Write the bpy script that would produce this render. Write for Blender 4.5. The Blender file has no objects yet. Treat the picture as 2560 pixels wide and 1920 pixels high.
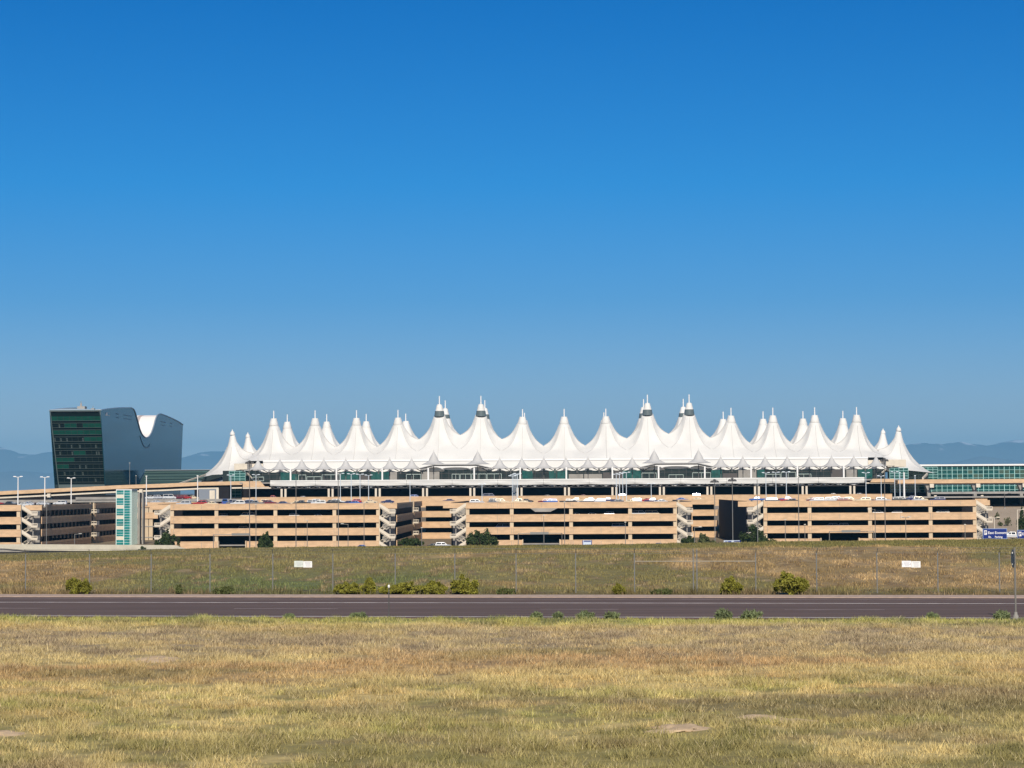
import bpy, math, random
import numpy as np
from mathutils import Matrix, Vector
random.seed(7); rng = np.random.default_rng(7)
R = math.radians
scn = bpy.context.scene; col = scn.collection

# ------------------------------------------------------------ camera
EYE = 5.1; F = 5300.0
PITCH, ROLL, YAW = math.atan(265/F), -0.0054, math.atan(130/F)
cam_m = Matrix.Rotation(YAW, 4, 'Z') @ Matrix.Rotation(math.pi/2+PITCH, 4, 'X') @ Matrix.Rotation(ROLL, 4, 'Z')
cd = bpy.data.cameras.new('camera'); cam = bpy.data.objects.new('camera', cd); col.objects.link(cam)
cam.matrix_world = Matrix.Translation((0, 0, EYE)) @ cam_m
cd.sensor_width = 36; cd.lens = F/2560*36; cd.clip_start = .5; cd.clip_end = 60000
scn.camera = cam
# ------------------------------------------------------------ sky, sun, exposure
SUN_EL, SUN_AZ = 36.0, 4.0          # azimuth: degrees right of straight behind the camera
w = bpy.data.worlds.new('World'); scn.world = w; w.use_nodes = True
nt = w.node_tree; nt.nodes.clear()
sky = nt.nodes.new('ShaderNodeTexSky'); sky.sky_type = 'NISHITA'; sky.sun_disc = False
sky.sun_elevation = R(SUN_EL); sky.sun_rotation = R(180-SUN_AZ); sky.altitude = 1600
sky.air_density = 1.0; sky.dust_density = 0.35; sky.ozone_density = 2.5
bg = nt.nodes.new('ShaderNodeBackground'); bg.inputs['Strength'].default_value = 0.12
wo = nt.nodes.new('ShaderNodeOutputWorld'); L = nt.links.new
tc = nt.nodes.new('ShaderNodeTexCoord'); sx = nt.nodes.new('ShaderNodeSeparateXYZ'); L(tc.outputs['Generated'], sx.inputs[0])
cr = nt.nodes.new('ShaderNodeValToRGB'); L(sx.outputs['Z'], cr.inputs['Fac'])
SKYR = [(0.0, (.60, .60, .72)), (.0368, (.43, .48, .61)), (.0893, (.18, .42, .655)), (.143, (.055, .42, .735)), (.225, (.0, .35, .71)), (.32, (.02, .40, .72)), (.6, (.45, .62, .8)), (1., (.6, .7, .8))]
e0 = cr.color_ramp.elements; e0.remove(e0[1]); e0[0].position = SKYR[0][0]; e0[0].color = (*SKYR[0][1], 1)
for p_, c_ in SKYR[1:]: e_ = e0.new(p_); e_.color = (*c_, 1)
mu = nt.nodes.new('ShaderNodeVectorMath'); mu.operation = 'MULTIPLY'
L(sky.outputs[0], mu.inputs[0]); L(cr.outputs['Color'], mu.inputs[1]); L(mu.outputs[0], bg.inputs['Color']); L(bg.outputs[0], wo.inputs['Surface'])
sd = bpy.data.lights.new('sun', 'SUN'); sd.energy = 5.0; sd.angle = R(.53); sd.color = (1, .915, .79)
so = bpy.data.objects.new('sun', sd); col.objects.link(so)
sv = Vector((math.sin(R(SUN_AZ))*math.cos(R(SUN_EL)), -math.cos(R(SUN_AZ))*math.cos(R(SUN_EL)), math.sin(R(SUN_EL))))
so.rotation_euler = sv.to_track_quat('Z', 'Y').to_euler(); so.location = (0, 0, 300)
vs = scn.view_settings; vs.view_transform = 'Standard'; vs.look = 'None'; vs.gamma = 1; vs.exposure = 0.0

# ------------------------------------------------------------ pixel -> world (photograph pixels, 2560 x 1920)
def ray(px, py): return (cam_m.to_3x3() @ Vector(((px-1280)/F, -(py-960)/F, -1)))
def P(px, py, Y):
    d = ray(px, py); t = Y/d.y; return Vector((d.x*t, Y, EYE+d.z*t))
def X_(px, Y): return P(px, 1225, Y).x
def Z_(px, py, Y): return P(px, py, Y).z
def G(px, py, z=0.0):
    d = ray(px, py); t = (z-EYE)/d.z; return Vector((d.x*t, d.y*t, z))

# ------------------------------------------------------------ materials
MATS = {}
def mat(name, c, rough=.8, metal=0., nscale=0, namp=.12, spec=.3, wave=None, vec=(1, 1, 1), n2=None):
    if name in MATS: return MATS[name]
    m = bpy.data.materials.new(name); m.use_nodes = True; t = m.node_tree; b = t.nodes['Principled BSDF']
    b.inputs['Base Color'].default_value = (*c, 1); b.inputs['Roughness'].default_value = rough
    b.inputs['Metallic'].default_value = metal; b.inputs['Specular IOR Level'].default_value = spec
    if nscale:
        g = t.nodes.new('ShaderNodeNewGeometry'); vm = t.nodes.new('ShaderNodeVectorMath'); vm.operation = 'MULTIPLY'
        vm.inputs[1].default_value = vec
        n = t.nodes.new('ShaderNodeTexNoise'); n.inputs['Scale'].default_value = nscale; n.inputs['Detail'].default_value = 6
        r = t.nodes.new('ShaderNodeMapRange'); r.inputs['From Min'].default_value = .3; r.inputs['From Max'].default_value = .7
        r.inputs['To Min'].default_value = 1-namp; r.inputs['To Max'].default_value = 1+namp
        mx = t.nodes.new('ShaderNodeVectorMath'); mx.operation = 'SCALE'; mx.inputs[0].default_value = c
        t.links.new(g.outputs['Position'], vm.inputs[0]); t.links.new(vm.outputs[0], n.inputs['Vector'])
        t.links.new(n.outputs['Fac'], r.inputs['Value']); t.links.new(r.outputs[0], mx.inputs['Scale'])
        t.links.new(mx.outputs[0], b.inputs['Base Color'])
    MATS[name] = m; return m
def attr_mat(name, rough=.9, fine=0, amp=.3, vec=(1, 1, 1)):
    m = bpy.data.materials.new(name); m.use_nodes = True; t = m.node_tree; b = t.nodes['Principled BSDF']
    b.inputs['Roughness'].default_value = rough; b.inputs['Specular IOR Level'].default_value = .15
    a = t.nodes.new('ShaderNodeAttribute'); a.attribute_name = 'Col'
    if fine:
        g = t.nodes.new('ShaderNodeNewGeometry'); n = t.nodes.new('ShaderNodeTexNoise'); n.inputs['Scale'].default_value = fine
        n.inputs['Detail'].default_value = 8; n.inputs['Roughness'].default_value = .65
        vm = t.nodes.new('ShaderNodeVectorMath'); vm.operation = 'MULTIPLY'; vm.inputs[1].default_value = vec
        r = t.nodes.new('ShaderNodeMapRange'); r.inputs['From Min'].default_value = .3; r.inputs['From Max'].default_value = .7
        r.inputs['To Min'].default_value = 1-amp; r.inputs['To Max'].default_value = 1+amp
        mx = t.nodes.new('ShaderNodeVectorMath'); mx.operation = 'SCALE'
        t.links.new(g.outputs['Position'], vm.inputs[0]); t.links.new(vm.outputs[0], n.inputs['Vector'])
        t.links.new(n.outputs['Fac'], r.inputs['Value'])
        t.links.new(a.outputs['Color'], mx.inputs[0]); t.links.new(r.outputs[0], mx.inputs['Scale']); t.links.new(mx.outputs[0], b.inputs['Base Color'])
        bp = t.nodes.new('ShaderNodeBump'); bp.inputs['Strength'].default_value = .6; bp.inputs['Distance'].default_value = .06
        t.links.new(n.outputs['Fac'], bp.inputs['Height']); t.links.new(bp.outputs[0], b.inputs['Normal'])
    else: t.links.new(a.outputs['Color'], b.inputs['Base Color'])
    return m
TAN = mat('tan_concrete', (.60, .405, .24), .85, nscale=.55, namp=.13, vec=(.9, .9, 2.2))
TAN2 = mat('pale_concrete', (.58, .46, .31), .85, nscale=.4, namp=.1)
CREAM = mat('cream_concrete', (.66, .58, .46), .8, nscale=.5, namp=.08)
GREYC = mat('grey_concrete', (.30, .28, .25), .9, nscale=.4, namp=.15)
DARKC = mat('shade_black', (.013, .011, .012), .9, nscale=.4, namp=.2)  # near-black base colour stands in for shade in interiors and recesses
WHITE = mat('white_paint', (.78, .76, .72), .6)
FABRIC = mat('white_membrane', (.67, .65, .605), .65, nscale=.12, namp=.05)
FABRIC2 = mat('canopy_membrane', (.50, .485, .46), .7, nscale=.3, namp=.04)
STEEL = mat('galvanised_steel', (.24, .235, .215), .5, .3)
DSTEEL = mat('dark_steel', (.10, .095, .09), .6, .2)
LTEAL = mat('mullion_paint', (.36, .62, .58), .6)
TEAL = mat('teal_glass', (.012, .20, .20), .12, spec=.6, nscale=.5, namp=.3)
GGLASS = mat('green_glass', (.008, .075, .065), .08, spec=.6, nscale=.6, namp=.4)
DGLASS = mat('dark_glass', (.012, .022, .022), .08, spec=.5)
GREENB = mat('green_blind', (.012, .085, .058), .25, spec=.5, nscale=.4, namp=.15)
BLUEM = mat('blue_curtain_wall', (.018, .08, .105), .14, .42, nscale=.3, namp=.35, vec=(.05, .05, .75))  # horizontal noise bands imitate reflection bands in the glass
ASPH = mat('asphalt', (.116, .078, .064), .9, nscale=.7, namp=.2, vec=(.12, 1.6, 1))
GRAVEL = mat('gravel_shoulder', (.42, .31, .24), .95, nscale=3, namp=.2)
PAINT = mat('road_paint', (.60, .56, .54), .8, nscale=1.2, namp=.3)
PAINTW = mat('worn_road_paint', (.24, .20, .20), .85, nscale=.9, namp=.45)
BLUE = mat('sign_blue', (.002, .018, .16), .5)
DGREEN = mat('dark_green_leaf', (.035, .055, .012), .7, nscale=1.2, namp=.4)
YGREEN = mat('yellow_green_leaf', (.20, .19, .025), .7, nscale=3, namp=.35)
BGREEN = mat('blue_green_weed', (.15, .18, .08), .7, nscale=3, namp=.3)
BARK = mat('bark', (.09, .065, .045), .9)

# ------------------------------------------------------------ mesh helpers
class MB:
    def __init__(s): s.v = []; s.f = []; s.m = []
    def add(s, vs, fs, mi=0):
        o = len(s.v); s.v += [tuple(v) for v in vs]; s.f += [tuple(i+o for i in f) for f in fs]; s.m += [mi]*len(fs)
    def box(s, x0, x1, y0, y1, z0, z1, mi=0):
        s.add([(x0, y0, z0), (x1, y0, z0), (x1, y1, z0), (x0, y1, z0), (x0, y0, z1), (x1, y0, z1), (x1, y1, z1), (x0, y1, z1)],
              [(0, 3, 2, 1), (4, 5, 6, 7), (0, 1, 5, 4), (1, 2, 6, 5), (2, 3, 7, 6), (3, 0, 4, 7)], mi)
    def bar(s, a, b, wy, wz, mi=0):
        """box beam between a and b, wy = width across, wz = thickness"""
        a = Vector(a); b = Vector(b); d = (b-a).normalized(); up = Vector((0, 0, 1))
        if abs(d.z) > .98: up = Vector((0, 1, 0))
        sd_ = d.cross(up).normalized()*wy/2; u = sd_.normalized().cross(d).normalized()*wz/2
        vs_ = [a-sd_-u, a+sd_-u, a+sd_+u, a-sd_+u, b-sd_-u, b+sd_-u, b+sd_+u, b-sd_+u]
        s.add(vs_, [(0, 1, 2, 3), (7, 6, 5, 4), (0, 4, 5, 1), (1, 5, 6, 2), (2, 6, 7, 3), (3, 7, 4, 0)], mi)
    def cyl(s, a, b, r0, r1=None, n=8, mi=0, cap=True):
        r1 = r0 if r1 is None else r1
        a = Vector(a); b = Vector(b); d = (b-a).normalized(); up = Vector((0, 0, 1)) if abs(d.z) < .9 else Vector((1, 0, 0))
        e = d.cross(up).normalized(); g = d.cross(e)
        vs_ = []
        for c, r in ((a, r0), (b, r1)):
            for i in range(n):
                t = 2*math.pi*i/n; vs_.append(c+(e*math.cos(t)+g*math.sin(t))*r)
        fs = [(i, (i+1) % n, n+(i+1) % n, n+i) for i in range(n)]
        if cap: fs += [tuple(range(n-1, -1, -1)), tuple(range(n, 2*n))]
        s.add(vs_, fs, mi)
    def lathe(s, c, prof, n=16, mi=0):
        vs_ = []
        for r, z in prof:
            for i in range(n):
                t = 2*math.pi*i/n; vs_.append((c[0]+r*math.cos(t), c[1]+r*math.sin(t), c[2]+z))
        fs = []
        for k in range(len(prof)-1):
            for i in range(n): fs.append((k*n+i, k*n+(i+1) % n, (k+1)*n+(i+1) % n, (k+1)*n+i))
        s.add(vs_, fs, mi)
    def prism_y(s, poly, y0, y1, mi=0):
        """polygon in xz extruded along y"""
        n = len(poly); s.add([(x, y0, z) for x, z in poly]+[(x, y1, z) for x, z in poly],
            [tuple(range(n)), tuple(range(2*n-1, n-1, -1))]+[(i, n+i, n+(i+1) % n, (i+1) % n) for i in range(n)], mi)
    def build(s, name, mats, parent=None, org=(0, 0, 0), smooth=False):
        me = bpy.data.meshes.new(name)
        o3 = Vector(org)
        me.from_pydata([tuple(Vector(v)-o3) for v in s.v], [], s.f)
        if not isinstance(mats, (list, tuple)): mats = [mats]
        for m_ in mats: me.materials.append(m_)
        if len(mats) > 1: me.polygons.foreach_set('material_index', s.m)
        if smooth: me.polygons.foreach_set('use_smooth', [True]*len(me.polygons))
        me.update(); o = bpy.data.objects.new(name, me); col.objects.link(o)
        if parent: o.parent = parent
        else: o.location = org
        return o
def tag(o, label=None, cat=None, group=None, kind=None):
    if label: o['label'] = label
    if cat: o['category'] = cat
    if group: o['group'] = group
    if kind: o['kind'] = kind
    return o
def thing(name, label, cat, loc=(0, 0, 0), rz=0, group=None):
    o = bpy.data.objects.new(name, None); col.objects.link(o); o.location = loc; o.rotation_euler = (0, 0, rz)
    o.empty_display_size = .5
    return tag(o, label, cat, group)
def tree_copy(o, parent=None):
    c = o.copy(); col.objects.link(c); c.parent = parent
    for ch in list(o.children): tree_copy(ch, c)
    return c
ORD = ['', 'first', 'second', 'third', 'fourth', 'fifth', 'sixth', 'seventh', 'eighth', 'ninth', 'tenth', 'eleventh', 'twelfth', 'thirteenth', 'fourteenth', 'fifteenth', 'sixteenth', 'seventeenth', 'eighteenth', 'nineteenth', 'twentieth']

# ------------------------------------------------------------ numpy noise
def vnoise(x, y, seed=0):
    xi = np.floor(x).astype(np.int64); yi = np.floor(y).astype(np.int64); xf = x-xi; yf = y-yi
    def h(a, b):
        n = (a*374761393+b*668265263+seed*1442695041) & 0x7fffffff
        n = ((n ^ (n >> 13))*1274126177) & 0x7fffffff
        return ((n ^ (n >> 16)) & 0xffff)/65535.0
    u = xf*xf*(3-2*xf); v = yf*yf*(3-2*yf)
    return (h(xi, yi)*(1-u)+h(xi+1, yi)*u)*(1-v)+(h(xi, yi+1)*(1-u)+h(xi+1, yi+1)*u)*v
def fbm(x, y, seed=0, o=4):
    s = 0; a = .5; t = 0
    for i in range(o): s = s+a*vnoise(x*2**i, y*2**i, seed+i*17); t += a; a *= .5
    return s/t
def sstep(a, b, x): t = np.clip((x-a)/(b-a), 0, 1); return t*t*(3-2*t)

# ------------------------------------------------------------ road frame
A0 = G(0, 1539.5); A1 = G(2560, 1545.3)
rd = (A1-A0).normalized(); rn = Vector((-rd.y, rd.x, 0))      # rn points away from the camera
def sdist(x, y): return (x-A0.x)*rn.x+(y-A0.y)*rn.y
def RP(t, s, z=0.): return Vector((A0.x+rd.x*t+rn.x*s, A0.y+rd.y*t+rn.y*s, z))
def s_at(px, py): g = G(px, py); return sdist(g.x, g.y)
def on_line(px, s0):
    d = ray(px, 1400); # point on line at offset s0 seen at pixel column px
    a = RP(0, s0); # a + rd*t = d.xy*k
    det = rd.x*(-d.y)-rd.y*(-d.x); t = (-a.x*(-d.y)+a.y*(-d.x))/det
    return RP(t, s0)
S_L2 = s_at(1280, 1507.5); S_MID = s_at(1280, 1523); S_END = s_at(1280, 1494); S_GR = s_at(1280, 1488); S_F = s_at(1280, 1482)

# ------------------------------------------------------------ ground height
cx = np.array([-400, 0, 500, 1000, 1500, 1760, 2000, 2560, 2960.]); cy = np.array([1398, 1391, 1374.5, 1368, 1364.5, 1359.5, 1355, 1348.5, 1345])
YC = 186.; YB = 138.
crestX = np.array([X_(a, YC) for a in cx]); crestZ = np.array([Z_(a, b, YC) for a, b in zip(cx, cy)])
bankZ = np.array([Z_(a, b+22, YB) for a, b in zip(cx, cy)])
GB = -12.4; crestZ -= .33
def gz(x, y):
    x = np.asarray(x, float); y = np.asarray(y, float)
    s = sdist(x, y)
    zc = np.interp(x*YC/np.maximum(y, 1), crestX, crestZ); zb = np.interp(x*YB/np.maximum(y, 1), crestX*YB/YC, bankZ)
    yf = y-(s-S_F)/rn.y                                            # Y of the fence line at this x
    t1 = np.clip((y-yf)/(YB-yf), 0, 1); bump = (fbm(x/7, y/7, 3)-.5)*.5*np.sin(np.pi*np.clip((y-yf)/(YC-yf), 0, 1))
    zbank = zb*(t1*t1*(3-2*t1)*.5+t1*.5)
    z2 = zb+(zc-zb)*sstep(YB, YC, y)
    zz = np.where(y < YB, zbank, z2)+bump
    drop = sstep(YC+2, 470, y); zz = np.where(y > YC, zc+(GB-zc)*drop, zz)
    hill = sstep(133, 150, x)*sstep(690, 850, y)*sstep(1100, 900, y)
    zz = zz+hill*11.
    near = np.where(s < 0, (fbm(x/5, y/5, 9)-.5)*.25*sstep(0, -3, s), 0)
    zz = np.where(s < S_F, near, zz)
    onroad = (s > -1.2) & (s < S_GR+.2)
    zz = np.where(onroad, -.05, zz)
    return zz
# ------------------------------------------------------------ ground colour (the plants and soil that grow there)
def lerp(a, b, t): return a*(1-t[..., None])+b*t[..., None]
C = lambda *a: np.array(a, float)
STRAW, GOLD, OLIVE, BROWN, GREYB, GREEN, YG, TANS = C(.45, .35, .15), C(.45, .315, .13), C(.165, .15, .055), C(.20, .145, .085), C(.29, .225, .14), C(.13, .15, .05), C(.29, .29, .075), C(.36, .24, .13)
def gcol(x, y):
    x = np.asarray(x, float); y = np.asarray(y, float); s = sdist(x, y)
    n1 = fbm(x/7, y/4.5, 11); n2 = fbm(x/1.6, y/1.1, 12); n3 = fbm(x/3., y/2.2, 13); n4 = fbm(x/.45, y/.35, 14, 2); n5 = fbm(x/11, y/6, 15)
    jj = (n1-.5)*9
    c = np.broadcast_to(STRAW, x.shape+(3,)).copy()
    c = lerp(c, GOLD, sstep(.5, .62, n3)*.6)
    band = lambda a, b, yy: sstep(a-2.5, a+2.5, yy)*sstep(b+2.5, b-2.5, yy)
    yy = y+jj
    c = lerp(c, OLIVE*1.15, sstep(54, 41, yy)*sstep(.34, .58, n3)*.85); c = lerp(c, OLIVE, sstep(.60, .72, fbm(x/.9, y/.9, 71, 2))*sstep(66, 50, yy)*.7)
    c = lerp(c, YG, band(45, 57, yy)*sstep(.45, .6, n2)*.5)
    c = lerp(c, BROWN, band(49, 55, yy)*sstep(.5, .62, n5)*.75)
    c = lerp(c, C(.38, .24, .115), band(57, 67, yy)*sstep(.35, .6, n5)*.8)
    c = lerp(c, GREYB, band(66, 79, y+jj*.3)*(.35+.6*sstep(.35, .6, n2)))
    c = lerp(c, BROWN, sstep(.56, .70, n2)*.55)
    c = lerp(c, OLIVE, sstep(.60, .72, n5)*.5)
    e = band(-4.6, .6, s+(n3-.5)*1.5)                                # green strip along the kerb
    c = lerp(c, lerp(np.broadcast_to(YG, c.shape), GREEN, sstep(.45, .6, n2)), e*.85)
    # beyond the fence
    m1 = fbm(x/14, y/16, 21); m2 = fbm(x/2.4, y/5, 22); m3 = fbm(x/.9, y/2.4, 23, 3)
    b = lerp(np.broadcast_to(C(.26, .18, .08), c.shape), C(.40, .275, .13), sstep(.42, .66, m2))
    b = lerp(b, C(.155, .15, .048), sstep(.48, .62, m1)*.7)
    pxs = 1410+x*F/np.maximum(y, 1)
    gp = sstep(250, 500, pxs)*sstep(1300, 1050, pxs)*sstep(135, 118, y+(m1-.5)*22)
    b = lerp(b, C(.125, .15, .05), gp*.85)
    b = lerp(b, C(.16, .10, .055), sstep(.56, .7, m3)*.6); b = lerp(b, C(.40, .30, .16), sstep(.66, .78, m3)*.6)
    b = lerp(b, C(.15, .135, .045), sstep(138, 158, y+(m2-.5)*14)*(.6+.4*m2))
    b = lerp(b, C(.10, .075, .04), band(S_GR+.6, S_F+.8, s)*.0+sstep(S_F+1.6, S_F-.6, s)*.6)
    f = (s > S_GR)[..., None]
    c = np.where(f, b, c)
    far = sstep(250, 420, y)
    c = lerp(c, C(.22, .17, .11), far)
    hl = sstep(128, 136, x)*sstep(640, 700, y)
    c = lerp(c, C(.38, .30, .215), hl)
    c = c*(.8+.4*n4)[..., None]
    return c
def axis(parts):
    out = []
    for a, b, st in parts: out.append(np.arange(a, b, st))
    return np.concatenate(out+[[parts[-1][1]]])
xs = axis([(-14000, -2000, 1500), (-2000, -400, 100), (-400, -60, 12), (-60, 60, .42), (60, 400, 8), (400, 2000, 100), (2000, 14000, 1500)])
ys = axis([(-60, 28, 8), (28, 80, .42), (80, 112, .3), (112, 200, .6), (200, 480, 6), (480, 1200, 12), (1200, 32000, 1400)])
XX, YY = np.meshgrid(xs, ys); ZZ = gz(XX, YY); CC = gcol(XX, YY)
def grid_mesh(name, XX, YY, ZZ, CC=None, m=None, smooth=True):
    ny, nx = XX.shape; me = bpy.data.meshes.new(name)
    me.vertices.add(nx*ny); me.vertices.foreach_set('co', np.stack([XX, YY, ZZ], -1).astype(np.float32).ravel())
    i = np.arange(nx*ny).reshape(ny, nx); q = np.stack([i[:-1, :-1], i[:-1, 1:], i[1:, 1:], i[1:, :-1]], -1).reshape(-1, 4)
    me.loops.add(q.size); me.polygons.add(len(q)); me.loops.foreach_set('vertex_index', q.ravel().astype(np.int32))
    me.polygons.foreach_set('loop_start', (np.arange(len(q))*4).astype(np.int32)); me.update(calc_edges=True)
    if smooth: me.polygons.foreach_set('use_smooth', np.ones(len(q), bool))
    if CC is not None:
        a = me.color_attributes.new('Col', 'FLOAT_COLOR', 'POINT')
        a.data.foreach_set('color', np.concatenate([CC.reshape(-1, 3), np.ones((nx*ny, 1))], 1).astype(np.float32).ravel())
    me.validate(); me.materials.append(m); o = bpy.data.objects.new(name, me); col.objects.link(o); return o
GM = attr_mat('soil_and_grass', fine=2.2, amp=.28)
tag(grid_mesh('ground', XX, YY, ZZ, CC, GM), kind='structure')

# ------------------------------------------------------------ road
def strip(name, s0, s1, z, m, t0=-400, t1=400, th=.04, mb=None):
    mb2 = mb or MB()
    a, b, c, d = RP(t0, s0, z), RP(t1, s0, z), RP(t1, s1, z), RP(t0, s1, z)
    dn = Vector((0, 0, th))
    mb2.add([a-dn, b-dn, c-dn, d-dn, a, b, c, d], [(0, 3, 2, 1), (4, 5, 6, 7), (0, 1, 5, 4), (1, 2, 6, 5), (2, 3, 7, 6), (3, 0, 4, 7)])
    if mb is None: return tag(mb2.build(name, m), kind='structure')
strip('road', -.55, S_END, .0, ASPH)
strip('verge', S_END, S_GR, .03, GRAVEL, th=.08)
mk = MB()
strip('', 0, .14, .006, PAINT, mb=mk, th=.004)
strip('', S_L2, S_L2+.14, .006, PAINT, mb=mk, th=.004)
tag(mk.build('road_edge_lines', PAINT), kind='structure')
mk = MB()
for a, b in ((-400, 125), (585, 845), (1350, 1545), (1960, 2210)):
    ta = (on_line(a, S_MID)-RP(0, S_MID)).dot(rd); tb = (on_line(b, S_MID)-RP(0, S_MID)).dot(rd)
    strip('', S_MID, S_MID+.12, .006, PAINTW, ta, tb, mb=mk, th=.004)
strip('', S_L2+3.2, S_L2+3.3, .006, PAINTW, -400, 400, mb=mk, th=.004)
tag(mk.build('lane_dashes', PAINTW), kind='structure')

# ------------------------------------------------------------ grass blades (stuff)
def blades(name, x, y, h, wd, colr, m, lean=.35):
    n = len(x); z = gz(x, y)
    th = rng.uniform(0, 2*np.pi, n); ex = np.cos(th)*wd/2; ey = np.sin(th)*wd/2
    la = rng.uniform(0, 2*np.pi, n); lm = rng.uniform(0, lean, n)*h
    v = np.empty((n, 3, 3), np.float32)
    v[:, 0] = np.stack([x-ex, y-ey, z-.02], -1); v[:, 1] = np.stack([x+ex, y+ey, z-.02], -1)
    v[:, 2] = np.stack([x+np.cos(la)*lm, y+np.sin(la)*lm, z+h], -1)
    me = bpy.data.meshes.new(name); me.vertices.add(3*n); me.vertices.foreach_set('co', v.ravel())
    me.loops.add(3*n); me.polygons.add(n); me.loops.foreach_set('vertex_index', np.arange(3*n, dtype=np.int32))
    me.polygons.foreach_set('loop_start', (np.arange(n)*3).astype(np.int32)); me.update(calc_edges=True)
    a = me.color_attributes.new('Col', 'FLOAT_COLOR', 'POINT')
    cc = np.ones((n, 3, 4), np.float32); cc[:, :, :3] = colr[:, None, :]; cc[:, 2, :3] *= 1.15
    a.data.foreach_set('color', cc.ravel()); me.materials.append(m)
    o = bpy.data.objects.new(name, me); col.objects.link(o); return o
BM = attr_mat('grass_blade', .8)
MOUNDS = [(1695, 1826, 84, 12), (1905, 1797, 62, 12), (1985, 1808, 60, 9), (385, 1648, 70, 8), (2, 1832, 60, 10)]
mxy = [(G(a, b), c) for a, b, c, d in MOUNDS]
def field(n, y0, y1):
    y = rng.uniform(y0, y1, n); x = rng.uniform(-1, 1, n)*(y*.245+3)+y*.0; x = x-y*.0245
    s = sdist(x, y); cl = fbm(x/.55, y/.55, 31, 3); c2 = fbm(x/2.5, y/2.5, 32)
    keep = (s < -.75-.5*fbm(x/1.3, y/1.3, 66, 2)) & (rng.uniform(0, 1, n) < np.clip(.15+2.4*(cl-.33)+.8*(c2-.5), .1, 1))
    for g, wpx in mxy:
        r = wpx/F*g.y; keep &= ~((((x-g.x)/(r*1.05))**2+((y-g.y)/(r*1.3))**2 < 1) & (rng.uniform(0, 1, n) < .74))
    return x[keep], y[keep], cl[keep], c2[keep], s[keep]
x, y, cl, c2, s_ = field(620000, 34, 86)
c = gcol(x, y)*(rng.uniform(.74, 1.34, len(x))*(.84+.5*fbm(x/.8, y/.8, 77, 2)))[:, None]
pale = rng.uniform(0, 1, len(x)) < .07; c[pale] = C(.52, .43, .24)*rng.uniform(.7, 1.1, pale.sum())[:, None]
h = .04+.25*np.clip(cl-.27, 0, 1)*rng.uniform(.4, 1.5, len(x))+.12*np.clip(c2-.45, 0, 1)
h *= np.where(s_ > -4, 1.15, 1)*sstep(-.4, -2.2, s_)*.55+.45*np.where(s_ > -4, 1., 1)
tag(blades('grass', x, y, h, .011+.00022*y*rng.uniform(.5, 1.5, len(x)), c, BM, 1.3), 'dry straw coloured grass of the near field', 'grass', kind='stuff')
n = 330000; y = rng.uniform(95, 205, n); x = rng.uniform(-1, 1, n)*(y*.25+3)-y*.0245; s_ = sdist(x, y)
cl = fbm(x/.9, y/1.6, 41, 3); k = (s_ > S_GR+.3) & (rng.uniform(0, 1, n) < np.clip(.1+2.6*(cl-.35), .04, 1)); x, y, cl, s_ = x[k], y[k], cl[k], s_[k]
c = gcol(x, y)*rng.uniform(.6, 1.45, len(x))[:, None]
h = (.05+.30*np.clip(cl-.3, 0, 1)*rng.uniform(.4, 1.5, len(x)))*np.where(s_ < S_F+1.5, 1.7, 1)
tag(blades('bank_grass', x, y, h, .04+.0002*y, c, BM, .7), 'brown and green grass on the bank behind the fence', 'grass', kind='stuff')

SOIL = mat('pale_soil', (.50, .365, .225), .95, nscale=2.5, namp=.2)
for i, (a, b, wpx, hpx) in enumerate(MOUNDS):
    g = G(a, b); r = wpx/F*g.y; mb = MB(); n = 22
    vs_ = []; fs = []
    for j in range(n+1):
        for k in range(n+1):
            u = j/n*2-1; v = k/n*2-1; rr = math.hypot(u, v)
            hh = max(0, 1-rr**1.6)*(.13+.10*float(vnoise(np.array(u*3.+9+i*5), np.array(v*3.+7), 5)))*r/1.0*.75
            wob = .35+1.2*float(fbm(np.array(math.atan2(v, u)*1.3+i*7+10), np.array(rr*2.+5), 6))
            vs_.append((g.x+u*r*wob, g.y+v*r*1.2*wob, float(gz(g.x+u*r, g.y+v*r*1.2))-.02+hh+.02*random.random()))
    for j in range(n):
        for k in range(n): fs.append((j*(n+1)+k, (j+1)*(n+1)+k, (j+1)*(n+1)+k+1, j*(n+1)+k+1))
    mb.add(vs_, fs); o = mb.build('dirt_mound', SOIL, None, (g.x, g.y, 0), True)
    tag(o, ['wide pale soil mound in the grass, left one of the pair at lower right', 'pale soil mound in the grass, upper one of the pair at lower right',
            'low pale soil spill running right from the upper mound of the pair', 'thin pale bare soil patch in the grass at upper left of the field',
            'pale soil patch at the left edge of the field'][i], 'dirt mound', 'bare dirt mounds in the dry field')

# ------------------------------------------------------------ fence
fc = thing('chain_link_fence', 'long grey chain link fence with three strand wire top beyond the road', 'fence', tuple(RP(20, S_F, 0)))
org = RP(20, S_F, 0)
posts = [-240, -88, 64, 224, 378, 525, 682, 832, 988, 1137, 1290, 1439, 1586, 1889, 2041, 2192, 2344, 2498, 2650, 2800]
for px in posts:
    p = on_line(px, S_F); mb = MB(); mb.cyl((p.x, p.y, -.1), (p.x, p.y, 1.95), .03, n=6); mb.cyl((p.x, p.y, 1.95), (p.x+.02, p.y-.25, 2.2), .018, n=5)
    mb.build('post', STEEL, fc, org)
pa = on_line(-240, S_F); pb = on_line(2800, S_F)
mb = MB(); Lf = (pb-pa).length; H = 1.95; k = -H; st = .14
while k < Lf:
    for sgn in (1, -1):
        t0, t1 = max(k, 0), min(k+H, Lf)
        if t1 > t0:
            z0, z1 = (t0-k), (t1-k)
            if sgn < 0: z0, z1 = H-z0, H-z1
            a = pa+(pb-pa).normalized()*t0; b = pa+(pb-pa).normalized()*t1
            mb.cyl((a.x, a.y, z0), (b.x, b.y, z1), .0024, n=3, cap=False)
    k += st
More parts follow.
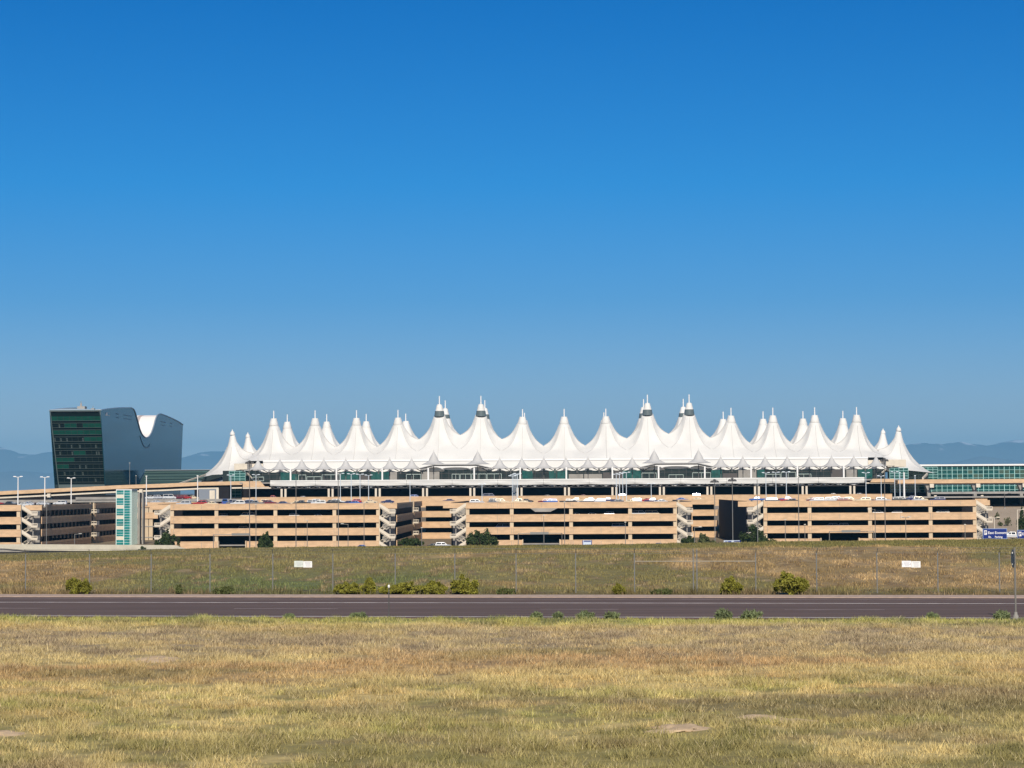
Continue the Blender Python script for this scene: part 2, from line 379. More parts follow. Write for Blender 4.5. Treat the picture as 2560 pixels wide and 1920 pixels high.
mb.build('wire_mesh', STEEL, fc, org)
mb = MB()
for i, (dy, dz) in enumerate(((0, 1.95), (-.08, 2.03), (-.17, 2.12), (-.25, 2.2))): mb.cyl((pa.x, pa.y+dy, dz), (pb.x, pb.y+dy, dz), .007 if i in (0, 3) else .005, n=4)
mb.build('top_wire', STEEL, fc, org)
# braced double post in the middle of the fence
a = on_line(1587, S_F); b = on_line(1889, S_F); c1 = on_line(1733, S_F); c2_ = on_line(1742, S_F)
mb = MB()
for q in (c1, c2_): mb.cyl((q.x, q.y, -.1), (q.x, q.y, 2.15), .03, n=8)
mb.build('double_post', STEEL, fc, org)
mb = MB(); zr = P(1740, 1403, c1.y).z
mb.cyl((a.x, a.y-.04, zr), (b.x, b.y-.04, zr), .02, n=6); mb.build('brace_rail', mat('rail_steel', (.36, .32, .25), .6), fc, org)

def text_mesh(txt, size, m, name, parent=None, loc=(0, 0, 0), rot=(math.pi/2, 0, 0), ext=.004, bold=0):
    cu = bpy.data.curves.new('t', 'FONT'); cu.body = txt; cu.size = size; cu.extrude = ext; cu.offset = bold
    to = bpy.data.objects.new('t', cu); col.objects.link(to); bpy.context.view_layer.update()
    me = bpy.data.meshes.new_from_object(to); bpy.data.objects.remove(to); me.materials.append(m) if not me.materials else None
    me.materials.clear(); me.materials.append(m)
    o = bpy.data.objects.new(name, me); col.objects.link(o); o.parent = parent; o.location = loc; o.rotation_euler = rot; return o
GREYT = mat('faded_print', (.42, .42, .42), .8)
for px, py, lab, tint in ((736, 1403, 'pair of small notice plates on the fence left of centre', (.62, .66, .58)), (2254, 1403, 'pair of small white notice plates on the fence at right', (.80, .78, .78))):
    p0 = on_line(px, S_F); z0 = Z_(px, py, p0.y); ppm = F/p0.y
    sg = thing('fence_sign', lab, 'sign', (p0.x, p0.y-.06, z0), math.atan2(rd.y, rd.x), 'notice plates hung on the fence')
    wpl, hpl = 22.5/ppm, 15.5/ppm
    for q, (dx, dz, m_) in enumerate(((0, .02, mat('sign_face_%d' % px, tint, .6)), (wpl+.01, 0, WHITE))):
        mb = MB(); mb.box(dx, dx+wpl, -.01, .01, -hpl+dz, dz); pl = mb.build('plate', m_, sg)
        mb = MB()
        for r_ in range(4):
            mb.box(dx+.08+.02*r_, dx+wpl-.06-.03*(r_ % 2), -.014, -.011, dz-.07-r_*.06, dz-.05-r_*.06)
        if q == 0:
            for xx in (.03, wpl-.05): mb.box(dx+xx, dx+xx+.03, -.014, -.011, dz-hpl*.62, dz-hpl*.40)
        mb.build('lettering', GREYT, pl)
# ------------------------------------------------------------ road side posts
p = on_line(972, -.35)
dl = thing('marker_post', 'thin dark marker post with a small white head at the near road edge', 'marker post', (p.x, p.y, 0))
mb = MB(); hh = Z_(972, 1470, p.y); mb.cyl((0, 0, -.05), (0, 0, hh), .022, n=8); mb.cyl((0, 0, .0), (0, 0, .12), .05, .035, n=8); mb.build('post', DSTEEL, dl)
mb = MB(); mb.lathe((0, 0, hh), [(0.0, .14), (.035, .12), (.05, .07), (.04, .02), (.02, 0)], 10); mb.build('head', WHITE, dl)
p = on_line(2537, -.75)
sg = thing('road_sign', 'tall grey post at the right with a road sign plate turned edge-on', 'road sign', (p.x, p.y, 0))
top = Z_(2537, 1369, p.y)
mb = MB(); mb.box(-.032, .032, -.02, .02, -.05, top); mb.build('post', mat('weathered_steel', (.15, .14, .125), .6), sg)
mb = MB(); mb.cyl((0, 0, -.05), (0, 0, .16), .14, .10, n=12); mb.cyl((0, 0, .16), (0, 0, .28), .075, .06, n=10); mb.build('footing', GREYC, sg)
mb = MB()
pl = [(math.cos(t)*.38, math.sin(t)*.38) for t in [math.pi/8+k*math.pi/4 for k in range(8)]]
zc = top-.42
n8 = len(pl); mb.add([(-.075, a_, zc+b_) for a_, b_ in pl]+[(-.068, a_, zc+b_) for a_, b_ in pl], [tuple(range(7, -1, -1)), tuple(range(8, 16))]+[(i, (i+1) % 8, 8+(i+1) % 8, 8+i) for i in range(8)])
mb.build('sign_plate', STEEL, sg)
for dz in (-.22, .22): mb = MB(); mb.box(-.11, -.046, -.03, .03, zc+dz-.03, zc+dz+.03); mb.build('bracket', WHITE, sg)

# ------------------------------------------------------------ foliage
def leaf_cloud(name, parent, lobes, n, size, m, flat=1., up=0.):
    """lobes: (x,y,z,rx,ry,rz); many small leaves scattered through each lobe's volume"""
    tot = sum(l[3]*l[5] for l in lobes); V = []
    for l in lobes:
        k = max(8, int(n*l[3]*l[5]/tot)); d = rng.normal(size=(k, 3)); d /= np.linalg.norm(d, axis=1)[:, None]
        rr = rng.uniform(0, 1, k)**.45; cl_ = .75+.5*fbm(d[:, 0]*2.2+9+l[0], d[:, 2]*2.2+9+d[:, 1], 51, 3)
        c_ = np.array(l[:3])+d*(rr*cl_)[:, None]*np.array(l[3:])
        u = rng.normal(size=(k, 3)); u[:, 2] += up; u /= np.linalg.norm(u, axis=1)[:, None]; v = np.cross(u, rng.normal(size=(k, 3))); v /= np.linalg.norm(v, axis=1)[:, None]
        s = size*rng.uniform(.5, 1.5, k)[:, None]; le = 1+up
        V.append(np.stack([c_-u*s*le, c_+v*s*.5, c_+u*s*le, c_-v*s*.5], 1))
    V = np.concatenate(V); n = len(V)
    me = bpy.data.meshes.new(name); me.vertices.add(4*n); me.vertices.foreach_set('co', V.astype(np.float32).ravel())
    me.loops.add(4*n); me.polygons.add(n); me.loops.foreach_set('vertex_index', np.arange(4*n, dtype=np.int32)); me.polygons.foreach_set('loop_start', (np.arange(n)*4).astype(np.int32))
    me.update(calc_edges=True); me.materials.append(m); o = bpy.data.objects.new(name, me); col.objects.link(o); o.parent = parent; return o
def bush(px, pyt, pyb, wpx, Y, label, m, name='bush', cat='bush', group=None, n=1400, leaf=.07, zb=None, nl=6, up=0., stems=5):
    b = P(px, pyb, Y); z0 = float(gz(b.x, b.y)) if zb is None else zb
    ppm = F/Y; H = Z_(px, pyt, Y)-z0; W = wpx/ppm/2
    t = thing(name, label, cat, (b.x, b.y, z0), 0, group)
    lobes = []; ph = random.uniform(0, 50)
    for i in range(nl*5):
        a = random.uniform(0, 6.28); q = math.sqrt(random.random())*.88; x_ = math.cos(a)*q
        env = (1-q*q*.62)*(.62+.75*float(fbm(np.array(x_*W/(H*.8)*1.4+ph), np.array(ph), 5, 2)))
        r_ = random.uniform(.10, .24); zq = H*env*(random.random()**.6)*.86
        lobes.append((x_*W, math.sin(a)*q*W*.8, max(zq, H*.12), W*r_*min(1, H/W*1.2), W*r_*.9, H*random.uniform(.10, .2)))
    lobes.append((0, 0, H*.34, W*.62, W*.5, H*.34))
    leaf_cloud('foliage', t, lobes, n, leaf, m, up=up)
    mb = MB()
    for i in range(stems):
        a = random.uniform(0, 6.28); mb.cyl((0, 0, -.1), (math.cos(a)*W*.5, math.sin(a)*W*.5, H*.55), max(.02, H*.02), max(.008, H*.008), n=5)
    mb.build('stem', BARK, t)
    return t
def fY(px, s0): return on_line(px, s0).y
SB = S_GR+.9
RB = 'wild bushes along the foot of the bank'
for px, yt, yb, wd_, lab in ((197, 1440, 1484, 62, 'yellow green bush of two humps beyond the road at far left'),
    (446, 1460, 1483, 16, 'small dark weed bush left of the fence sign'), (560, 1466, 1481, 50, 'low dark bush below the left grassy bank'),
    (880, 1457, 1484, 90, 'low yellow green bush left of the marker post'), (925, 1441, 1484, 26, 'pointed yellow green bush just left of the marker post'),
    (1005, 1455, 1485, 120, 'broad low bush right behind the marker post'), (1085, 1454, 1485, 60, 'medium bush left of the tall round one near centre'),
    (1160, 1440, 1485, 72, 'tall round yellow green bush right of the marker post'), (1265, 1472, 1486, 50, 'flat low green bush right of the centre bushes'),
    (1546, 1460, 1486, 32, 'small upright yellow green bush left of the double post'), (1655, 1472, 1486, 50, 'flat low weed bush beside the double fence post'),
    (1829, 1448, 1486, 56, 'yellow green bush just right of the double fence post'), (1977, 1431, 1488, 86, 'large round olive green bush at right beyond the road')):
    bush(px, yt-(yb-yt)*.12, yb, wd_*1.12, fY(px, SB), lab, YGREEN if wd_ > 20 and yt < 1466 else mat('mid_green_leaf', (.10, .115, .035), .7, nscale=3, namp=.35), group=RB, n=int(1200+wd_*55), leaf=.05, nl=7, up=.5)
for px, yt, wd_, lab in ((1340, 1531, 30, 'leftmost grey green weed clump on the near road edge'), (1395, 1533, 26, 'second weed clump from left on the near road edge'),
    (1462, 1526, 44, 'pale feathery weed clump on the near road edge'), (1530, 1530, 40, 'low dark weed clump left of the tall feathery ones'),
    (1810, 1524, 46, 'tall feathery weed clump standing before the edge line'), (1880, 1527, 60, 'wide dark green weed clump right of the feathery one'),
    (2330, 1535, 30, 'thin pale weed clump on the road edge at right'), (2505, 1526, 44, 'dark weed clump beside the road sign footing'), (897, 1533, 46, 'blue green weed clump left of the marker post on near verge'),
    (725, 1538, 30, 'small green weed clump at the near verge left of centre')):
    bush(px, yt, 1546, wd_, fY(px, -.9), lab, BGREEN, 'weed_clump', 'weed', 'weed clumps along the near road edge', n=800, leaf=.05, zb=0, nl=5, up=1.3, stems=3)

# ------------------------------------------------------------ mountains
xx = np.linspace(-11500, 11500, 300)
def mountain(name, pts, Y0, dep, m, seed):
    """ridge line given by photograph columns and rows"""
    a = np.array([X_(p_[0], Y0) for p_ in pts]); b = np.array([Z_(p_[0], p_[1], Y0) for p_ in pts])
    hz = np.interp(xx, a, b); vv = np.linspace(0, 1, 18)
    Xg, Vg = np.meshgrid(xx, vv); prof = np.sin(np.pi*Vg)**.8
    Hh = (np.interp(Xg, a, b)+14)*prof*(1+(fbm(Xg/620+40, Vg*5+3, seed)-.5)*.5*(1-np.abs(2*Vg-1)))-14-2
    return tag(grid_mesh(name, Xg, Y0-dep/2+Vg*dep, Hh, None, m), kind='structure')
m = bpy.data.materials.new('hazy_rock'); m.use_nodes = True; t = m.node_tree; b = t.nodes['Principled BSDF']; b.inputs['Roughness'].default_value = 1
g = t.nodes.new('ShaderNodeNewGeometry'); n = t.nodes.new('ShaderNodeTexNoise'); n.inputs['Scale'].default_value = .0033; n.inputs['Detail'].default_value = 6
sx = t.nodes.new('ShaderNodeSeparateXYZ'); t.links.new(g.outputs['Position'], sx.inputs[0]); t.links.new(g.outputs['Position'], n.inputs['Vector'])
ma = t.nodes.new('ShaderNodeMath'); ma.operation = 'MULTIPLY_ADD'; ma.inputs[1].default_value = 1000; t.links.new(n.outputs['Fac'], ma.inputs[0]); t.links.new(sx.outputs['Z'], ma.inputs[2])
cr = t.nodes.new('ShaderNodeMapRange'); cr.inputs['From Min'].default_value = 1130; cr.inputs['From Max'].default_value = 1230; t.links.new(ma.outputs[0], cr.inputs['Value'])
mx = t.nodes.new('ShaderNodeMix'); mx.data_type = 'RGBA'; mx.inputs[6].default_value = (.17, .19, .19, 1); mx.inputs[7].default_value = (.6, .62, .66, 1)  # rock colour lightened so it carries part of the distance haze
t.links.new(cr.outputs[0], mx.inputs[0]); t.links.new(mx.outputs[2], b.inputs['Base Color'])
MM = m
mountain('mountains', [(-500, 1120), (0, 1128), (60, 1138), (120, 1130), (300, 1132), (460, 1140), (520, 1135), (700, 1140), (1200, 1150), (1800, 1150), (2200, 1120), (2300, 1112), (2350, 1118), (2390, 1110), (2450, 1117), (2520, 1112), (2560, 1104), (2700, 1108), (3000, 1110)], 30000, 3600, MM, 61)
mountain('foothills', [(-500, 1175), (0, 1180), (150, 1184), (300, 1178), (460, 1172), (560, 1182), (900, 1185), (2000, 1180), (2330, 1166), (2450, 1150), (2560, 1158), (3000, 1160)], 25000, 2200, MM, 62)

# ------------------------------------------------------------ parking garages
YG_ = 650.; YR = 771.
ZL = [-3.8+EYE, -5.6+EYE, -7.5+EYE, -9.7+EYE, -11.35+EYE, -13.55+EYE, -15.3+EYE, -17.5+EYE]
BANDS = [(ZL[1], ZL[0]), (ZL[3], ZL[2]), (ZL[5], ZL[4]), (ZL[7], ZL[6])]
DECK = ZL[0]-.72
def panel_joints(mb, x0, x1, y, z0, z1, step=9.15):
    x = x0+step
    while x < x1-2:
        mb.box(x-.06, x+.06, y-.012, y+.01, z0+.03, z1-.03); x += step
def make_stair(parent, org, xi, sgn, y, levels=3):
    """xi: block end; sgn +1 = flights step down away from the block to the right"""
    xo = xi+sgn*4.9
    st = MB(); st.box(min(xi, xo)+.6, max(xi, xo)-.4, y+4.6, y+4.9, GB, ZL[1]); st.box(xi+sgn*3.2-.15, xi+sgn*3.2+.15, y+1.4, y+1.7, GB, ZL[1]-.2)
    sc = st.build('staircase', GREYC, parent, org)
    for k in range(levels+1):
        zt = BANDS[k][1]-.1; zb = zt-2.15; z2 = BANDS[k+1][1]-.1 if k < 3 else GB+.4
        if k == 3: continue
    tops = [b[1]-.1 for b in BANDS]+[GB-1.2]
    for k in range(4):
        zt = tops[k]; zm = zt-2.0; zn = zt-3.85
        xm = xi+sgn*3.1
        mb = MB()      # front flight: solid parapet and a stepped soffit
        mb.prism_y([(xi, zt-.95), (xm, zm-.95), (xm, zm+.12), (xi, zt+.12)], y-.1, y+.05)
        n = 10
        for i in range(n):
            xa = xi+(xm-xi)*i/n; xb = xi+(xm-xi)*(i+1)/n; za = zt-1.05-(zt-zm)*i/n
            mb.box(min(xa, xb), max(xa, xb), y+.06, y+1.3, za-.28, za)
        mb.build('flight', CREAM, sc, org)
        if zm-1.3 < GB-.6: continue
        mb = MB(); mb.box(min(xm, xo), max(xm, xo), y, y+3.2, zm-1.2, zm-.98)
        mb.box(min(xm, xo), max(xm, xo), y-.1, y+.03, zm-.98, zm-.55); mb.box(min(xm, xo), max(xm, xo), y-.1, y+.03, zm-.02, zm+.14)
        for i in range(6):
            xx_ = min(xm, xo)+.1+i*(abs(xo-xm)-.2)/5; mb.box(xx_-.05, xx_+.05, y-.08, y+.01, zm-.55, zm-.02)
        mb.box(xo-.07, xo+.07, y+.04, y+3.2, zm-.98, zm+.12)
        mb.build('landing', CREAM, sc, org)
        mb = MB()      # rear return flight with open railing
        a = Vector((xm, y+2.6, zm-1.1)); b = Vector((xi+sgn*.2, y+2.6, zn-1.05))
        mb.bar(a, b, 1.2, .25); up = Vector((0, -.62, 1.05))
        mb.bar(a+up, b+up, .09, .12)
        for i in range(7):
            q = a.lerp(b, i/6); mb.bar(q+Vector((0, -.62, .1)), q+up, .06, .06)
        mb.build('flight', CREAM, sc, org)
def garage_block(x0, x1, cols, label, portal=None, left_stair=True, right_stair=True, side=True, yb=YR, lowband=None):
    """x0..x1 : extent of the street front (without the stairs)"""
    org = ((x0+x1)/2, YG_, GB); g = thing('parking_garage', label, 'parking garage', org, 0, 'tan concrete parking garages before the terminal')
    xl = x0-(5.2 if left_stair else 0); xr = x1+(5.2 if right_stair else 0)
    for k, (z0, z1) in enumerate(BANDS):
        mb = MB()
        segs = [(x0, x1)]
        if k == 3 and portal: segs = [(x0, portal[0]), (portal[1], x1)]
        for a, b in segs:
            mb = MB(); mb.box(a, b, YG_, YG_+.3, z0, z1); mb.box(a, b, YG_-.05, YG_+.01, z1-.28, z1+.03); mb.box(a, b, YG_-.04, YG_+.01, z0-.02, z0+.22)
            for c in cols:
                for q in (c-.05, c+9.15, c+.6):
                    if a+1 < q < b-1: mb.box(q-.05, q+.04, YG_-.008, YG_+.01, z0+.24, z1-.3, 1)
            mb.build('spandrel', [TAN, GREYC], g, org)
        if k == 0 and (left_stair or right_stair):
            if left_stair: mb = MB(); mb.box(xl-2.2, x0-.02, YG_+4.95, YG_+5.2, z0+.1, z1-.1); mb.build('spandrel', TAN, g, org)
            if right_stair: mb = MB(); mb.box(x1+.02, xr, YG_+4.95, YG_+5.2, z0+.1, z1-.1); mb.build('spandrel', TAN, g, org)
    for c in cols:
        mb = MB(); mb.box(c-.55, c+.55, YG_+.32, YG_+1.3, GB-.3, ZL[0]-.4); mb.build('column', TAN2, g, org)
    for k in range(4):
        z = BANDS[k][1]-(.73 if k == 0 else 1.05)
        mb = MB(); mb.box(xl+.2+(5 if left_stair else 0), x1, YG_+.31, yb, z-.35, z); mb.build('deck', GREYC, g, org)
    # long side wall facing right, seen at a glancing angle
    if side:
        for k, (z0, z1) in enumerate(BANDS):
            for ya, yb2 in ((YG_+5.3, YG_+74), (YG_+80, yb)):
                mb = MB(); mb.box(xr-.25, xr, ya, yb2, z0, z1)
                for q in (.25, .5, .75): mb.box(xr, xr+.04, ya, yb2, z0+(z1-z0)*q-.04, z0+(z1-z0)*q+.04)
                mb.build('side_spandrel', TAN, g, org)
        mb = MB(); y = YG_+9
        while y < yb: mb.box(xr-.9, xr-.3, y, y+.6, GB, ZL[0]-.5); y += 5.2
        mb.build('side_fins', DARKC, g, org)  # fins near-black: the shade of the openings is put into their colour
        mb = MB(); mb.box(xr-.6, xr-.1, YG_+74, YG_+75, GB, ZL[0]+.2); mb.box(xr-.6, xr-.1, YG_+79, YG_+80, GB, ZL[0]+.2); mb.build('column', TAN2, g, org)
        for k in range(3):
            z = BANDS[k][0]-1.3; mb = MB(); mb.box(xr-1, xr+1.9, YG_+74, YG_+78, z-.2, z)
            mb.box(xr+.1, xr+1.9, YG_+73.9, YG_+74, z, z+.35); mb.box(xr+.1, xr+1.9, YG_+73.9, YG_+74, z+.9, z+1.1)
            for i in range(4): mb.box(xr+.1+i*.57, xr+.19+i*.57, YG_+73.9, YG_+74, z+.35, z+.9)
            mb.box(xr+1.8, xr+1.9, YG_+74, YG_+78, z, z+1.1)
            mb.build('landing', CREAM, g, org)
    mb = MB(); mb.box(xl+.3, xl+.6, YG_+5.3, yb, GB, ZL[0]); mb.build('left_wall' if False else 'rear_wall', DARKC, g, org)  # left wall, its shade put into the near-black colour
    mb = MB(); mb.box(xl+.7, xr-(1 if side else .1), YG_+22, YG_+22.4, GB, DECK-.4); mb.build('shade_backing', DARKC, g, org)  # added near-black sheet that keeps the openings dark
    if portal:
        for q in (portal[0]-.3, portal[1]): mb = MB(); mb.box(q, q+.3, YG_-1.5, YG_-.06, GB, BANDS[3][1]+.2); mb.build('portal_jamb', TAN2, g, org)
    if left_stair: make_stair(g, org, x0-.1, -1, YG_+.4)
    if right_stair: make_stair(g, org, x1+.1, 1, YG_+.4)
    return g
gx = lambda px: (px-1410)/F*YG_
X0R = gx(45); B1 = (gx(422), gx(945)); B2 = (gx(1164), gx(1688)); B3 = (gx(1905), gx(2431))
garage_block(X0R-107, X0R, [gx(38), gx(38)-18.3, gx(38)-36.6], 'parking garage cut by the left edge of the photograph', left_stair=False)
garage_block(*B1, [gx(a)for a in (425.5, 537, 685.3, 833.5, 943)], 'parking garage left of centre with a zigzag stair at each end', portal=(gx(545), gx(612)))
garage_block(*B2, [gx(a)for a in (1167, 1277.5, 1425.5, 1572.7, 1685)], 'middle parking garage with a round dark bush at its left corner', portal=(gx(1306), gx(1396)))
garage_block(*B3, [gx(a)for a in (1909, 2019, 2168.8, 2318.7, 2428)], 'right parking garage with blue road signs off its right corner', portal=(gx(2046), gx(2138)), side=False)
def link_block(x0, x1, label, bands=4, columns=()):
    org = ((x0+x1)/2, YR, GB); g = thing('garage_link', label, 'parking garage', org, 0, 'set-back tan links between the garages')
    for k in range(bands):
        z0, z1 = BANDS[k]; mb = MB(); mb.box(x0, x1, YR-.3, YR, z0, z1); mb.box(x0, x1, YR-.34, YR-.3, z1-.25, z1+.03); mb.build('spandrel', TAN, g, org)
    for c in columns:
        mb = MB(); mb.box(c-.7, c+.7, YR+.1, YR+1.3, GB, ZL[1]); mb.build('column', TAN2, g, org)
    mb = MB()
    for k in range(4): mb.box(x0, x1, YR, YR+45, BANDS[k][1]-1.4, BANDS[k][1]-(.73 if k == 0 else 1.05))
    mb.build('deck', GREYC, g, org)
    mb = MB(); mb.box(x0, x1, YR+20, YR+20.4, GB, DECK-.4); mb.build('shade_backing', DARKC, g, org)  # added dark sheet standing in for deep shade behind the bands
    return g
link_block(X0R+5.2, B1[0]-5.2, 'set-back garage wall with only two bands behind the glass lift tower', 2, [X_(366, YR), X_(377, YR), X_(352, YR)])
link_block(B1[1]+5.2, B2[0]-5.2, 'set-back garage wall between the left-of-centre and middle garages', 4)
link_block(B2[1]+5.2, B3[0]-5.2, 'set-back garage wall between the middle and right garages, right side in shadow', 4)
# bronze pendant screen on the middle garage
hb = thing('entrance_screen', 'grey trapezoid screen hung over the second opening of the middle garage', 'screen', (gx(1360), YG_-.25, ZL[1]))
mb = MB(); a, b, c_, d = gx(1324), gx(1392), gx(1374), gx(1336)
mb.prism_y([(a, ZL[1]-.02), (d, Z_(1340, 1279.5, YG_)), (c_, Z_(1370, 1279.5, YG_)), (b, ZL[1]-.02)], YG_-.3, YG_-.1); mb.build('panel', GREYC, hb, (gx(1360), YG_-.25, ZL[1]))
# height bars in front of the portals
for a, b, yt, lab in ((534, 625, 1336, 'height bar frame before the entrance of the left-of-centre garage'), (1295, 1404, 1333, 'height bar frame before the entrance of the middle garage'), (2072, 2183, 1328, 'height bar frame before the entrance of the right garage')):
    Yp = 638.; xa, xb = X_(a, Yp), X_(b, Yp); z = Z_((a+b)/2, yt, Yp); t = thing('height_bar', lab, 'clearance bar', ((xa+xb)/2, Yp, GB), 0, 'height bars at the garage entrances'); o_ = ((xa+xb)/2, Yp, GB)
    for q in (xa, xb): mb = MB(); mb.cyl((q, Yp, GB-.3), (q, Yp, z), .12, n=8); mb.build('post', STEEL, t, o_)
    mb = MB(); mb.box(xa, xb, Yp-.08, Yp+.08, z-.15, z+.02); mb.build('bar', STEEL, t, o_)
    mb = MB(); m_ = (xa+xb)/2+ (3 if a < 1000 else 0); mb.box(m_-3, m_+2.6, Yp-.2, Yp-.1, z-.35, z+.35); mb.build('sign_panel', STEEL, t, o_)
# glass lift tower
Ye = 700.; xa, xb = X_(291, Ye), X_(329, Ye); zt = Z_(310, 1224, Ye); o_ = ((xa+xb)/2, Ye, GB)
lt = thing('lift_tower', 'tall glass lift tower with teal and cream panes at the left garage corner', 'lift tower', o_)
mb = MB(); mb.box(xa, xb, Ye, Ye+9, GB, zt-.2); mb.build('glass_box', TEAL, lt, o_)
mb = MB(); mb.box(xa-.1, xb+.1, Ye-.1, Ye+9.1, zt-.2, zt+.1); mb.build('roof', WHITE, lt, o_)
mb = MB(); rows = 21; xm = xa+(xb-xa)*.50; xq = xa+(xb-xa)*.92
for x_ in (xa, xm, xq, xb): mb.box(x_-.11, x_+.11, Ye-.13, Ye-.01, GB, zt-.2)
for i in range(rows): z = GB+(zt-.2-GB)*i/rows; mb.box(xa, xb, Ye-.10, Ye-.02, z-.05, z+.05)
for j in range(6):
    mb.box(xb-.02, xb+.1, Ye+j*1.8-.06, Ye+j*1.8+.06, GB, zt-.2)
mb.build('frame', mat('pale_frame', (.62, .74, .68), .6), lt, o_)
for i in range(rows):
    if i % 4 in (2,): 
        z0 = GB+(zt-.2-GB)*i/rows; z1 = GB+(zt-.2-GB)*(i+1)/rows
        mb = MB(); mb.box(xa+.12, xm-.12, Ye-.06, Ye-.015, z0+.06, z1+.30); mb.build('cream_pane', CREAM, lt, o_)
mb = MB(); mb.box(xb+.15, xb+.9, Ye+9.2, Ye+12, GB, zt-1); mb.box(xb+1.6, xb+2.1, Ye+9.2, Ye+12, GB, zt-1); mb.build('service_shaft', GREYC, lt, o_)

# ------------------------------------------------------------ terminal
YT = 932.; SP = 18.3; O = (0, YT, GB)
term = thing('terminal_building', 'long terminal with a white tent roof of many peaks along the middle', 'terminal', O)
PR = [1.27, 2.0, 2.75, 4.4, 6, 7.5, 9.15, 12, 30]; PF = [1, .78, .61, .336, .17, .07, 0, 0, 0]
PRB = [2.3, 3.0, 4.0, 5.8, 7.6, 9.15, 12, 30]; PFB = [1, .78, .50, .25, .09, 0, 0, 0]
ZE = 13.2; peaks = []
big = {4, 5, 9, 10}
def valley(i):      # valley height between mast i-1 and i (relative to eye)
    a, b = (i-1) in big, i in big
    return 24.3 if a and b else 22.4 if a or b else (16.4 if i in (0, 15) else 19.3)
def tent_patch(i, back):
    xm = (i-7)*SP; isb = i in big; end = i in (-1, 15)
    s_ = -1 if i < 7 else 1
    ztop = 32.6 if isb else (25.2 if end else 31.6)
    nx = 37; 
    v0, v1 = (-15, 22.85) if not back else (22.85, 60.7)
    vm = 0 if not back else 45.7; xc = xm
    if end:
        if i < 0: xl, xr = xm-13.2, xm+9.15
        else: xl, xr = xm-9.15, xm+13.2
    else: xl, xr = xm-9.15, xm+9.15
    # refined lines near the mast
    u = np.unique(np.concatenate([np.linspace(xl, xr, 41), xm+np.linspace(-3.2, 3.2, 17)])); v = np.unique(np.concatenate([np.linspace(v0, v1, 45), vm+np.linspace(-3.2, 3.2, 17)]))
    Xg, Vg = np.meshgrid(u, v)
    dx = Xg-xm; dv = (Vg-vm)
    r = np.hypot(dx, dv); th = np.arctan2(dv, dx)
    oct_ = np.max([np.cos(th-k*math.pi/4-math.pi/8) for k in range(8)], axis=0)/math.cos(math.pi/8)
    rr = r*(1+(oct_-1)*2.6*sstep(1.6, 6, r))
    fr = np.interp(rr, PRB if isb else PR, PFB if isb else PF)
    if end: fr = np.interp(rr*1.0, [1.0, 1.8, 2.6, 4.2, 6.2, 8.5, 11.6, 30], [1, .70, .53, .32, .16, .06, 0, 0])
    vl, vr = valley(i), valley(i+1)
    if end:
        if i < 0: base = np.interp(Xg, [xl, xm, xr], [6.9, 14.6, 16.4])
        else: base = np.interp(Xg, [xl, xm, xr], [16.4, 14.6, 6.9])
    else: base = np.interp(Xg, [xl, xr], [vl, vr])
    sag = 1-(np.abs(dx)/9.15)**2
    base = base+np.clip(sag, 0, 1)*(.0)
    zedge = np.minimum(ZE, base-1.5) if end else ZE
    fo = np.clip(((-Vg) if not back else (Vg-45.7))/15, 0, 1)
    if end:
        outside = np.clip((dx*s_)/13.2, 0, 1); zedge = np.where(dx*s_ > 0, 7.6-1.4*outside**1.2, 7.6+(13.1-7.6)*np.clip(-dx*s_/9.15, 0, 1)**1.5)
        arch = 0
    base = base*(1-fo)+zedge*fo
    amp = ztop-(np.interp(0, [-1, 1], [vl, vr]) if not end else 14.6)
    Zg = base+amp*fr*(1-fo*.35)+EYE
    Zg = Zg
    Zg = Zg+(0 if end else 1)*1.35*(1-np.abs(dx)/9.15)*np.sin(np.pi*np.clip((fo*15+2)/17, 0, 1))*.9
    Zg = Zg-np.where(fo == 0, .8*np.exp(-((np.abs(dx)-9.15)/1.6)**2)*0, 0)
    o = grid_mesh('roof_tent', Xg-O[0], YT+Vg-O[1], Zg-O[2], None, FABRIC, False); o.parent = term
    if not back:
        for kk in range(5):
            th_ = math.pi+kk*math.pi/4; mb = MB(); pt = []
            for q in np.linspace(2.3, 26, 30):
                a_, b_ = xm+math.cos(th_)*q, vm+math.sin(th_)*q
                if a_ < xl+.1 or a_ > xr-.1 or b_ < v0+.1: break
                i0 = min(max(np.searchsorted(u, a_)-1, 0), len(u)-2); j0 = min(max(np.searchsorted(v, b_)-1, 0), len(v)-2)
                fx, fy = (a_-u[i0])/(u[i0+1]-u[i0]), (b_-v[j0])/(v[j0+1]-v[j0])
                z_ = (Zg[j0, i0]*(1-fx)+Zg[j0, i0+1]*fx)*(1-fy)+(Zg[j0+1, i0]*(1-fx)+Zg[j0+1, i0+1]*fx)*fy
                pt.append((a_, YT+b_-.06, z_+.04))
            for a_, b_ in zip(pt[:-1], pt[1:]): mb.cyl(a_, b_, .085, n=5, cap=False)
            if len(pt) > 1: mb.build('ridge_cable', mat('cable_cover', (.50, .485, .46), .7), o, O)
    zt = ztop+EYE; c = (xm, YT+vm, 0)
    Oc = O
